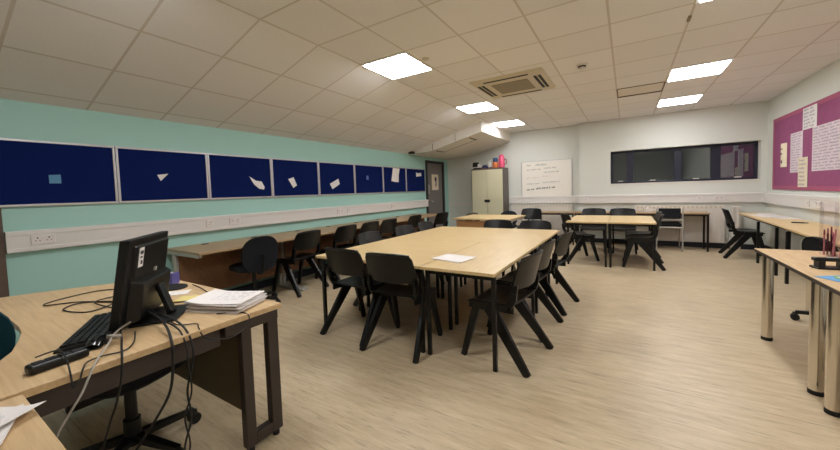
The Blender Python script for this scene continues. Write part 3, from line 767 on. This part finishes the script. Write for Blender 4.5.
place(-2.155, 2.375, 88, 'black moulded chair at the near side of the central tables, left one', G1)
place(-1.64, 2.335, 94, 'black moulded chair at the near side of the central tables, right one, back to camera', G1)
place(-.835, 2.56, 173, 'black moulded chair at the right side of the central tables, nearest the camera', G1)
place(-.845, 3.15, 174, 'middle chair along the right side of the central tables', G1)
place(-.785, 3.85, 173, 'farthest chair along the right side of the central tables', G1)
place(-2.42, 3.10, 2, 'nearest chair along the far left side of the central tables', G1)
place(-2.42, 3.83, -2, 'second chair along the far left side of the central tables', G1)
place(-2.42, 4.42, 1, 'last chair along the far left side of the central tables', G1)
place(-1.68, 4.72, 270, 'chair at the far end of the central tables, before the brown-fronted desk', G1)
place(-1.13, 4.72, 269, 'chair at the far end of the central tables, right of the white desk legs', G1)
G2 = 'black chairs along the bench'
place(-3.855, 2.99, 184, 'black moulded chair at the bench right behind the charcoal office chair', G2)
place(-3.855, 3.72, 181, 'second moulded chair along the bench, after the one beside the office chair', G2)
place(-3.855, 4.28, 180, 'third moulded chair along the bench, counting from the office chair', G2)
place(-3.855, 4.80, 180, 'fourth moulded chair along the bench, counting from the office chair', G2)
place(-3.855, 5.67, 178, 'moulded chair along the bench near the last noticeboard', G2)
place(-3.64, 6.45, 172, 'chair seen side-on at the far end of the bench by the grey door', G2)
G3 = 'black chairs round the pair of pale tables'
place(-.74, 6.52, 28, 'chair at the left end of the pair of pale tables', G3)
place(-.585, 7.56, 270, 'left one of two chairs behind the pair of pale tables', G3)
place(-.075, 7.56, 270, 'right one of two chairs behind the pair of pale tables', G3)
place(.195, 6.33, 180, 'front chair at the right end of the pair of pale tables', G3)
place(.21, 6.87, 180, 'rear chair at the right end of the pair of pale tables', G3)
place(1.70, 7.68, -3, 'single black chair pushed under the desk in the window corner', 'chairs at the wall desks')
place(-1.85, 7.55, 270, 'black chair behind the right end of the brown-fronted desk', 'chairs behind the brown-fronted desk')

# grey-framed upholstered chair
t = thing('visitor_chair', 'grey steel framed chair with black pads facing the side table', 'chair', (.69, 8.10, 0), 0)
MB().sheet(lambda u, v: (-.17+.34*u, -.21-.02*math.cos(2*(u-.5)), .64+.18*v), 8, 4, .035).build('backrest', 'cloth', t, smooth=True)
MB().box(-.19, .19, -.20, .22, .47, .53).build('seat', 'cloth', t, bevel=.015)
for s_ in (-1, 1):
    MB().tube([(s_*.20, -.24, 0), (s_*.20, -.235, .45), (s_*.20, -.245, .82)], .012).build('rear_leg', 'greymetal', t, smooth=True)
    MB().tube([(s_*.20, .22, 0), (s_*.20, .20, .45)], .012, smooth=0).build('front_leg', 'greymetal', t, smooth=True)
mb = MB()
mb.cyl((-.2, -.238, .60), (.2, -.238, .60), .010).cyl((-.2, -.236, .455), (.2, -.236, .455), .012).cyl((-.2, .2, .455), (.2, .2, .455), .012)
mb.cyl((-.2, -.236, .455), (-.2, .2, .455), .012).cyl((.2, -.236, .455), (.2, .2, .455), .012)
mb.build('seat_frame', 'greymetal', t, smooth=True)

# ------------------------------------------------------------------ office swivel chairs
def office_chair(label, loc, face, cloth, sz=.46, th=.07, bz0=.40, bz1=.82, bw=.22, back_off=.24, rnd=2.6, group='swivel chairs', recl=.04, sw=.23):
    t = thing('office_chair', label, 'chair', loc, math.radians(face-90), group)
    # seat: superellipse cushion
    def cushion(rx, ry, t_, cx, cy, cz):
        mb = MB(); n = 28; rings = [(.86, -t_/2), (1., -t_/4), (1., t_/4), (.88, t_/2), (.5, t_/2+.004)]
        P = []
        for s_, z in rings:
            for k in range(n):
                a = 2*PI*k/n; c, q = math.cos(a), math.sin(a); e = 2/3.2
                P.append((cx+s_*rx*math.copysign(abs(c)**e, c), cy+s_*ry*math.copysign(abs(q)**e, q), cz+z))
        fs = [(j*n+i, j*n+(i+1) % n, (j+1)*n+(i+1) % n, (j+1)*n+i) for j in range(len(rings)-1) for i in range(n)]
        mb.add(P, fs+[tuple(range(n-1, -1, -1)), tuple(range((len(rings)-1)*n, len(rings)*n))]); return mb
    cushion(sw, .22, th, 0, .02, sz-.01).build('seat', cloth, t, smooth=True)
    mb = MB(); n = 32; rings = [(.84, -.02), (.98, -.028), (1., 0), (.98, .02), (.86, .032), (.45, .038)]; P = []
    cz, hh = (bz0+bz1)/2, (bz1-bz0)/2
    for s_, y in rings:
        for k in range(n):
            a = 2*PI*k/n; c, q = math.cos(a), math.sin(a); e = 2/rnd
            X = s_*bw*math.copysign(abs(c)**e, c); Z = s_*hh*math.copysign(abs(q)**e, q)
            P.append((X, -back_off+y+.9*X*X-recl*Z/hh, cz+Z))
    fs = [(j*n+i, (j+1)*n+i, (j+1)*n+(i+1) % n, j*n+(i+1) % n) for j in range(len(rings)-1) for i in range(n)]
    mb.add(P, fs+[tuple(range(n)), tuple(range(len(rings)*n-1, (len(rings)-1)*n-1, -1))]).build('backrest', cloth, t, smooth=True)
    MB().tube([(0, .02, sz-.06), (0, -back_off+.03, sz-.07), (0, -back_off-.035, sz), (0, -back_off-.04, cz)], .018).build('back_stem', 'blackplastic', t, smooth=True)
    MB().cyl((0, 0, .1), (0, 0, sz-.05), .025).cyl((0, 0, .07), (0, 0, .2), .036).box(-.09, .09, -.08, .1, sz-.07, sz-.045).build('gas_column', 'blackplastic', t, smooth=True)
    for k in range(5):
        a = 2*PI*k/5+.3; c, q = math.cos(a), math.sin(a)
        b = MB().bar((0, 0, .105), (.28*c, .28*q, .075), .045, .04, .03, .03, side=(-q, c, 0)).build('base_arm', 'blackplastic', t, bevel=.005)
        MB().cyl((.28*c-q*.022, .28*q+c*.022, .03), (.28*c+q*.022, .28*q-c*.022, .03), .03, n=16).box(.28*c-.012, .28*c+.012, .28*q-.012, .28*q+.012, .03, .075).build('castor', 'rubber', b, smooth=True)
    return t
office_chair('charcoal round-backed office chair at the near end of the bench', (-3.82, 2.33, 0), 170, 'cloth', sz=.48, bz0=.425, bz1=.85, bw=.205, back_off=.24)
office_chair('charcoal office chair half hidden behind the chrome-legged desk', (1.60, 4.33, 0), 25, 'cloth', sz=.46, bz0=.44, bz1=.80, bw=.14, back_off=.19, rnd=2.3, sw=.19)
office_chair('black office chair tucked under the computer desk', (-2.15, .62, 0), 20, 'cloth', th=.10, sz=.49, bz0=.30, bz1=.58, bw=.20, back_off=.24, recl=.0)
office_chair('teal office chair at the curved front of the computer desk', (-2.50, .03, 0), 180, 'tealcloth', sz=.47, bz0=.52, bz1=.945, bw=.26, back_off=.28, recl=.03, rnd=2.2)
office_chair('low-backed office chair behind the middle of the brown-fronted desk', (-2.38, 7.60, 0), 270, 'cloth', sz=.44, bz0=.42, bz1=.765, bw=.21, back_off=.21)
t = office_chair('low reddish-brown chair behind the left end of the brown-fronted desk', (-3.22, 7.45, 0), 270, 'cabbrown', sz=.42, bz0=.42, bz1=.735, bw=.19, back_off=.18)

# ------------------------------------------------------------------ computer desk in the foreground
t = thing('computer_desk', 'wooden computer desk with dark slotted leg in the left foreground', 'desk', (-1.62, 1.13, 0))
ox, oy = -1.62, 1.13
pl = [(-1.615, 1.13), (-2.88, 1.115), (-3.02, .98), (-3.17, .78), (-3.32, .50), (-3.40, .30), (-3.30, .18), (-3.05, .26), (-2.89, .315), (-2.67, .325), (-2.48, .325), (-2.36, .315), (-2.24, .29), (-2.09, .25), (-1.99, .20), (-1.85, .06), (-1.75, -.10), (-1.62, -.16)]
MB().prism([(x-ox, y-oy) for x, y in pl], .692, .72).build('desktop', 'deskm', t, bevel=.003)
# dark slotted end leg
lg = MB()
lg.box(.0, .045, -.222, -.17, .03, .64).box(.0, .045, -.08, -.02, .03, .64).box(.0, .045, -.17, -.08, .03, .09).box(-.005, .05, -.30, -.02, .64, .6915)
lg.v = [(x-.05, y, z) for x, y, z in lg.v]
lg = lg.build('leg', 'darkbrown', t, bevel=.004)
for y in (-.05, -.195): MB().cyl((-.028, y, 0), (-.028, y, .03), .018).build('levelling_foot', 'rubber', lg, smooth=True)
MB().box(-1.25, -.052, -.20, -.182, .20, .69).build('modesty_panel', 'darkpanel', t)
MB().box(-.05, -.03, -1.18, -.31, .60, .6915).build('side_rail', 'darkbrown', t)
lg = MB().box(-1.30, -1.25, -.6, -.12, .03, .69).build('leg', 'darkbrown', t, bevel=.004)
lg = MB().box(-.05, -.005, -1.2, -1.14, 0, .691).build('leg', 'darkbrown', t, bevel=.004)

t = thing('side_desk', 'small wooden desk corner at the bottom left edge of the photo', 'desk', (-1.595, .205, 0))
MB().box(0, .70, -.80, 0, .694, .719).build('desktop', 'deskm', t, bevel=.003)
for x, y in ((.05, -.06), (.65, -.06), (.05, -.74), (.65, -.74)): MB().box(x-.018, x+.018, y-.018, y+.018, 0, .6935).build('leg', 'blackmetal', t, bevel=.003)

DT = .7205
# monitor
a = math.atan2(.30, -.36)
t = thing('monitor', 'black flat computer monitor turned away, white sticker on its back', 'monitor', (-2.06, .695, DT), 0)
t.rotation_euler = (0, 0, math.radians(-39.8))
# local X runs along the screen, local +Y is the back of the screen, facing the room
def lean(mb, k=-.16): mb.v = [(x, y-k*(z-.25), z) for x, y, z in mb.v]; return mb
lean(MB().box(-.19, .245, -.022, .016, .015, .41)).build('screen_shell', 'blackplastic', t, bevel=.006)
lean(MB().box(-.18, .235, -.0235, -.022, .035, .40)).build('screen_glass', 'gloss', t)
def wedge(x0, x1, z0, z1, y0, y1, m_, q0=.03, q1=.03):
    mb = MB(); mb.add([(x0, y0, z0), (x1, y0, z0), (x1, y0, z1), (x0, y0, z1), (x0+m_, y1, z0+q0), (x1-m_, y1, z0+q0), (x1-m_, y1, z1-q1), (x0+m_, y1, z1-q1)],
                  [(0, 1, 2, 3), (4, 7, 6, 5), (0, 4, 5, 1), (1, 5, 6, 2), (2, 6, 7, 3), (3, 7, 4, 0)]); return lean(mb)
wedge(-.18, .20, .20, .38, .0155, .028, .012, .01, .01).build('rear_cover', 'blackplastic', t, bevel=.003)
wedge(-.18, .20, .02, .22, .0155, .062, .03, .01, .02).build('rear_housing', 'blackplastic', t, bevel=.005)
st = lean(MB().box(.125, .17, .0275, .030, .275, .365)).build('sticker', 'paper', t)
lean(MB().box(.133, .162, .0302, .031, .335, .350).box(.138, .158, .0302, .031, .318, .325).box(.135, .15, .0302, .031, .288, .305)).build('printed_marks', 'ink', st)
MB().bar((.03, .105, .012), (.01, .052, .16), .06, .022).build('stand_neck', 'blackplastic', t, bevel=.004)
MB().prism([(-.11, -.02), (.17, -.02), (.15, .16), (-.09, .16)], 0, .012).build('stand_base', 'blackplastic', t, bevel=.003)
lean(MB().cyl((-.02, .026, .235), (-.02, .036, .235), .011, n=14)).build('knob', 'greymetal', t, smooth=True)

# keyboard
kb = thing('keyboard', 'black keyboard lying in front of the monitor', 'keyboard', (-2.05, .50, DT), 0)
kb.rotation_euler = (0, 0, math.atan2(.27, -.50)+PI)
mb = MB(); mb.add([(-.225, -.08, 0), (.225, -.08, 0), (.225, .08, 0), (-.225, .08, 0), (-.22, -.075, .012), (.22, -.075, .012), (.22, .075, .024), (-.22, .075, .024)],
                  [(3, 2, 1, 0), (4, 5, 6, 7), (0, 1, 5, 4), (1, 2, 6, 5), (2, 3, 7, 6), (3, 0, 4, 7)])
mb.build('base', 'blackplastic', kb, bevel=.003)
for r_ in range(5):
    y = -.055+r_*.026; z = .012+(y+.075)/.15*.012
    mb = MB()
    for c_ in range(17):
        x = -.205+c_*.0242
        if r_ == 0 and 4 <= c_ <= 9:
            continue
        mb.box(x, x+.020, y-.010, y+.010, z-.002, z+.008)
    if r_ == 0: mb.box(-.205+4*.0242, -.205+10*.0242-.004, y-.010, y+.010, z-.002, z+.008)
    mb.build('key_row', 'black', kb, bevel=.0015)
t = thing('computer_mouse', 'glossy black mouse at the near end of the keyboard', 'mouse', (-1.845, .44, DT), math.radians(-30))
MB().sheet(lambda u, v: (-.055+.11*u, -.031*math.cos(PI*v)*(.8+.2*math.sin(PI*u)), .004+.034*math.sin(PI*v)*(.35+.65*math.sin(PI*(.12+.8*u)))), 12, 10, .003).build('shell', 'gloss', t, smooth=True)
MB().prism([(.052*math.cos(a_), .028*math.sin(a_)) for a_ in [2*PI*k/20 for k in range(20)]], 0, .006).build('base', 'blackplastic', t)
MB().cyl((.03, -.004, .033), (.03, .004, .033), .008).build('scroll_wheel', 'rubber', t, smooth=True)
# socket strip
t = thing('extension_socket', 'black extension socket strip on the front edge of the computer desk', 'extension socket', (-1.757, .315, DT), math.radians(96))
MB().box(-.078, .078, -.026, .026, 0, .030).build('body', 'blackplastic', t, bevel=.008)
for k in range(4): MB().box(-.064+k*.033, -.038+k*.033, -.016, .016, .0302, .033).build('outlet', 'rubber', t, bevel=.002)
# stack of papers
t = thing('paper_stack', 'thick stack of printed papers on the far corner of the computer desk', 'paper stack', (-1.835, .965, DT), math.radians(24))
for k in range(8):
    dx, dy, r_ = random.uniform(-.012, .012), random.uniform(-.012, .012), random.uniform(-.07, .07)
    f_ = lambda u, v, k=k, dx=dx, dy=dy, r_=r_: ((-.15+.30*u)*math.cos(r_)-(-.11+.22*v)*math.sin(r_)+dx, (-.15+.30*u)*math.sin(r_)+(-.11+.22*v)*math.cos(r_)+dy, .003+k*.0062+.0012*math.sin(7*u+k)+.010*max(0, .25-u)*k*.6)
    MB().sheet(f_, 8, 4, .0045).build('paper_bundle', 'paper', t, smooth=True)
mb = MB()
for k in range(6):
    y = .07-k*.024
    x = -.06
    while x < .10:
        w_ = random.uniform(.015, .05); mb.box(x, min(x+w_, .11), y-.0009, y+.0009, .0512, .0516); x += w_+.016
mb.build('print', 'inkpaper', t)
# things behind the monitor
t = thing('tape_box', 'small white and violet box behind the monitor', 'box', (-2.70, 1.03, DT), .5)
MB().box(-.05, .05, -.03, .03, 0, .075).build('carton', 'white', t, bevel=.003)
MB().box(.03, .0525, -.0325, .0325, 0, .0765).build('printed_end', 'purplebox', t)
t = thing('mouse_mat', 'black oval pad on the far edge of the computer desk', 'mouse mat', (-2.56, 1.0, DT), 0)
MB().prism([(.10*math.cos(a_), .075*math.sin(a_)) for a_ in [2*PI*k/24 for k in range(24)]], 0, .006).build('pad', 'rubber', t)
t = thing('webcam', 'small black webcam lying behind the white and violet box', 'webcam', (-2.83, 1.03, DT), .4)
MB().box(-.05, .05, -.022, .022, .03, .07).build('body', 'blackplastic', t, bevel=.01)
MB().cyl((0, -.022, .05), (0, -.03, .05), .014).build('lens', 'gloss', t, smooth=True)
MB().box(-.03, .03, -.03, .03, 0, .03).build('clip', 'rubber', t, bevel=.005)
t = thing('note_pad', 'pale yellow note pad beside the monitor stand', 'note pad', (-2.17, .93, DT), .7)
MB().box(-.07, .07, -.05, .05, 0, .006).build('pad', 'yellow', t)
t = thing('leaflet', 'white and blue leaflet behind the monitor stand', 'leaflet', (-2.40, .93, DT), .9)
MB().box(-.09, .09, -.05, .05, 0, .002).build('sheet', 'paper', t)
MB().box(-.09, .0, -.05, -.02, .0021, .003).build('printed_band', 'purplebox', t)
# papers on the small desk
t = thing('loose_papers', 'untidy white papers spread on the small desk corner', 'papers', (-1.455, .015, .7195), 0)
for k, (x, y, r_, l_) in enumerate(((0, -.05, .9, .0), (.03, .0, 1.25, .0), (-.03, .04, .55, .02), (.06, -.08, .2, .0), (-.06, -.02, 1.6, .0))):
    def f_(u, v, x=x, y=y, r_=r_, k=k):
        X, Y = -.15+.30*u, -.105+.21*v
        return (x+X*math.cos(r_)-Y*math.sin(r_), y+X*math.sin(r_)+Y*math.cos(r_), .002+k*.0035+.02*max(0, u-.7)**2*(k % 3)*4)
    MB().sheet(f_, 8, 4, .0015).build('sheet', 'paper', t, smooth=True)

# cables
def cable(name, pts, r, m, label):
    p0 = V(pts[0]); mb = MB().tube([V(p)-p0 for p in pts], r*.78, 8, 8)
    return single(mb, name, m, label, 'cable', p0, smooth=True, group='cables on the computer desk')
z = DT+.005
cable('cable', [(-2.30, .80, z), (-2.55, .82, z), (-2.80, .82, z), (-2.93, .72, z), (-2.90, .54, z), (-2.82, .47, z), (-2.70, .60, z), (-2.45, .70, z)], .0045, 'cablebrown', 'long brown cable loop on the desk left of the monitor')
cable('cable', [(-2.35, .72, z), (-2.55, .68, z), (-2.68, .58, z), (-2.60, .50, z), (-2.42, .56, z), (-2.50, .70, z+.004), (-2.65, .74, z), (-2.58, .62, z+.009), (-2.40, .64, z)], .0045, 'cablek', 'tangled black cable behind the keyboard')
cable('cable', [(-2.18, .82, z), (-2.12, .90, z), (-2.10, 1.0, z), (-2.3, 1.06, z), (-2.5, 1.09, z)], .004, 'cablebrown', 'thin brown cable behind the paper stack')
cable('cable', [(-1.86, .70, z), (-1.76, .70, z), (-1.70, .745, z), (-1.635, .725, z), (-1.60, .736, .682), (-1.585, .827, .649), (-1.59, .913, .669), (-1.605, .94, .71), (-1.66, .93, z), (-1.75, .86, z)], .0035, 'cablek', 'black cable looping over the desk edge below the paper stack')
cable('cable', [(-2.0, .655, .765), (-1.85, .645, .772), (-1.70, .627, .758), (-1.60, .606, .713), (-1.585, .60, .648), (-1.60, .588, .519), (-1.75, .58, .345), (-1.88, .52, .15), (-1.92, .45, .012)], .007, 'cablek', 'thick black cable bowing from the monitor to the floor')
cable('cable', [(-1.96, .665, .770), (-1.78, .678, .762), (-1.655, .68, .735), (-1.59, .676, .677), (-1.575, .667, .609), (-1.58, .642, .494), (-1.57, .646, .38), (-1.58, .619, .271), (-1.57, .60, .13), (-1.60, .58, .012)], .0055, 'cablek', 'outer black cable hanging in front of the desk panel')
cable('cable', [(-1.94, .645, .758), (-1.75, .655, .752), (-1.65, .658, .733), (-1.592, .654, .676), (-1.57, .648, .607), (-1.565, .651, .494), (-1.585, .628, .383), (-1.565, .632, .267), (-1.59, .60, .13), (-1.62, .61, .012)], .0045, 'cablek', 'twisted black cable beside the outer hanging one')
cable('cable', [(-1.83, .548, .782), (-1.84, .50, .752), (-1.74, .447, .744), (-1.66, .399, .735), (-1.60, .364, .716), (-1.57, .328, .661), (-1.565, .292, .607), (-1.58, .262, .54), (-1.66, .26, .40), (-1.75, .30, .2), (-1.78, .33, .012)], .0048, 'cablegrey', 'grey cable drooping from the monitor past the desk edge')
single(MB().box(-.026, .026, -.010, .010, 0, .016), 'cable_plug', 'cablegrey', 'pale grey plug on the grey cable in front of the monitor', 'plug', (-1.80, .482, .7405), math.radians(28), bevel=.004)
cable('cable', [(-1.92, .535, .769), (-1.78, .50, .742), (-1.68, .47, .735), (-1.60, .446, .715), (-1.582, .434, .648), (-1.60, .419, .557), (-1.66, .411, .46), (-1.78, .40, .25), (-1.84, .40, .012)], .005, 'cablek', 'straight black cable dropping under the monitor')
cable('cable', [(-1.80, .267, .757), (-1.77, .32, .767), (-1.66, .317, .754), (-1.60, .312, .718), (-1.585, .312, .682), (-1.592, .330, .70), (-1.612, .345, .728), (-1.66, .368, .729), (-1.68, .411, .726), (-1.66, .47, .726), (-1.72, .52, z), (-1.86, .57, z)], .0035, 'cablek', 'thin black lead from the extension socket over the desk edge')

# ------------------------------------------------------------------ small things at the right
t = thing('hole_punch', 'black two-hole punch on the chrome-legged desk', 'hole punch', (1.115, 3.18, .721), 0)
t.rotation_euler = (0, 0, math.radians(8))
MB().box(-.08, .08, -.045, .045, 0, .012).build('base', 'blackplastic', t, bevel=.004)
for s_ in (-1, 1): MB().box(s_*.052-.016, s_*.052+.016, -.03, .025, .012, .052).build('post', 'blackplastic', t, bevel=.003)
mb = MB(); mb.bar((-.09, -.012, .062), (.09, -.012, .062), .045, .024, side=(0, 1, 0)); mb.build('lever', 'blackplastic', t, bevel=.008)
MB().box(-.025, .025, -.026, 0, .0741, .076).build('label_plate', 'greymetal', t)
t = thing('pen_holder', 'tall clear plastic holder on the chrome-legged desk', 'pen holder', (1.30, 3.70, .721), 0)
MB().box(-.045, .035, .06, .063, 0, .40).box(-.045, -.042, 0, .06, 0, .40).box(.032, .035, 0, .06, 0, .40).box(-.042, .032, 0, .003, 0, .40).build('back_tube', 'clear', t)
MB().box(-.03, .16, -.08, -.077, 0, .17).box(-.03, -.027, -.077, -.003, 0, .17).box(.157, .16, -.077, -.003, 0, .17).box(-.027, .157, -.006, -.003, 0, .17).box(-.03, .16, -.08, -.003, -.0002, .003).build('front_cup', 'clear', t)
for k in range(14):
    if k < 3: x, y, top = 1.272+.018*k, 3.73, .19+.012*k
    else: x, y, top = 1.283+.0125*(k-3), 3.70-.064+.018*(k % 3), .17+.035*((k*5) % 4)/3
    pt = thing('pen', 'maroon and pink pen standing in the clear plastic holder', 'pen', (x, y, .7245), 0, 'pens in the clear holder')
    lx, ly = (0, 0) if k < 3 else (.012*((k*3) % 5-2)/2, .006*((k*7) % 3-1))
    MB().cyl((0, 0, 0), (lx*.8, ly*.8, top*.8), .0055, n=8).build('barrel', 'maroon' if k % 3 else 'rose', pt, smooth=True)
    MB().cyl((lx*.8, ly*.8, top*.8), (lx, ly, top), .0062, .004, n=8).build('cap', 'rose' if k % 2 else 'maroon', pt, smooth=True)
t = thing('leaflet_card', 'blue leaflet with green and white patches on the chrome-legged desk', 'leaflet', (1.10, 2.83, .721), math.radians(30))
MB().box(-.10, .14, -.10, .13, 0, .002).build('sheet', 'cardblue', t)
MB().prism([(-.05, .06), (.05, .04), (.07, .10), (.0, .12)], .0021, .003).build('green_patch', 'cardgreen', t)
MB().prism([(-.02, .065), (.03, .06), (.035, .09), (-.01, .095)], .0031, .004).build('white_patch', 'paper', t)
RZ = .7202
for x, y, r_, w_, l_, lab in ((1.95, 7.50, .1, .16, .30, 'white sheet on the corner desk, nearer the chair'),
                              (2.02, 7.88, -.15, .11, .16, 'small white sheet near the window wall on the corner desk'),
                              (2.02, 7.12, .2, .11, .17, 'white sheet under the pinboard on the corner desk')):
    single(MB().box(-w_, w_, -l_, l_, 0, .003), 'paper_sheet', 'paper', lab, 'paper', (x, y, RZ), r_, 'papers on the corner desk')
t = thing('marker_pen', 'dark marker pen lying on the desk under the pinboard', 'pen', (1.93, 6.32, RZ+.008), math.radians(-25))
MB().cyl((-.07, 0, 0), (.04, 0, 0), .0078, n=10).build('barrel', 'slot', t, smooth=True)
MB().cyl((.04, 0, 0), (.08, 0, 0), .0075, .006, n=10).build('cap', 'inkdark', t, smooth=True)
# small white fitting on the side table
t = thing('tissue_box', 'small white box on the side table between the two chairs', 'box', (.36, 8.2, .7255), .2)
MB().box(-.06, .06, -.05, .05, 0, .07).build('carton', 'white', t, bevel=.003)
MB().sheet(lambda u, v: (-.03+.06*u, .01*math.sin(6*u), .07+.04*v*math.sin(PI*u)), 8, 3, .002).build('tissue', 'paper', t, smooth=True)

# ------------------------------------------------------------------ world and camera
w = bpy.data.worlds.new('night'); bpy.context.scene.world = w; w.use_nodes = True
w.node_tree.nodes['Background'].inputs[0].default_value = (.010, .013, .018, 1); w.node_tree.nodes['Background'].inputs[1].default_value = 1.0

cam = bpy.data.cameras.new('camera'); co = bpy.data.objects.new('camera', cam); COL.objects.link(co)
yaw, pitch, roll = math.radians(31.5331), math.radians(2.8703), math.radians(-1.8608)
fwd = V((-math.sin(yaw)*math.cos(pitch), math.cos(yaw)*math.cos(pitch), -math.sin(pitch)))
right = V((math.cos(yaw), math.sin(yaw), 0)); up = right.cross(fwd)
r = math.cos(roll)*right+math.sin(roll)*up; u = -math.sin(roll)*right+math.cos(roll)*up
mw = Matrix((( r.x, u.x, -fwd.x, 0), (r.y, u.y, -fwd.y, 0), (r.z, u.z, -fwd.z, 1.30587), (0, 0, 0, 1)))
co.matrix_world = mw
cam.sensor_fit = 'HORIZONTAL'; cam.sensor_width = 36; cam.lens = 335.154/840*36
cam.shift_x = -1.609/840; cam.shift_y = -17.397/840; cam.clip_start = .05
sc = bpy.context.scene; sc.camera = co
sc.view_settings.view_transform = 'Standard'; sc.view_settings.look = 'None'
sc.view_settings.exposure = 0.45; sc.view_settings.gamma = 1.0; sc.view_settings.use_curve_mapping = False
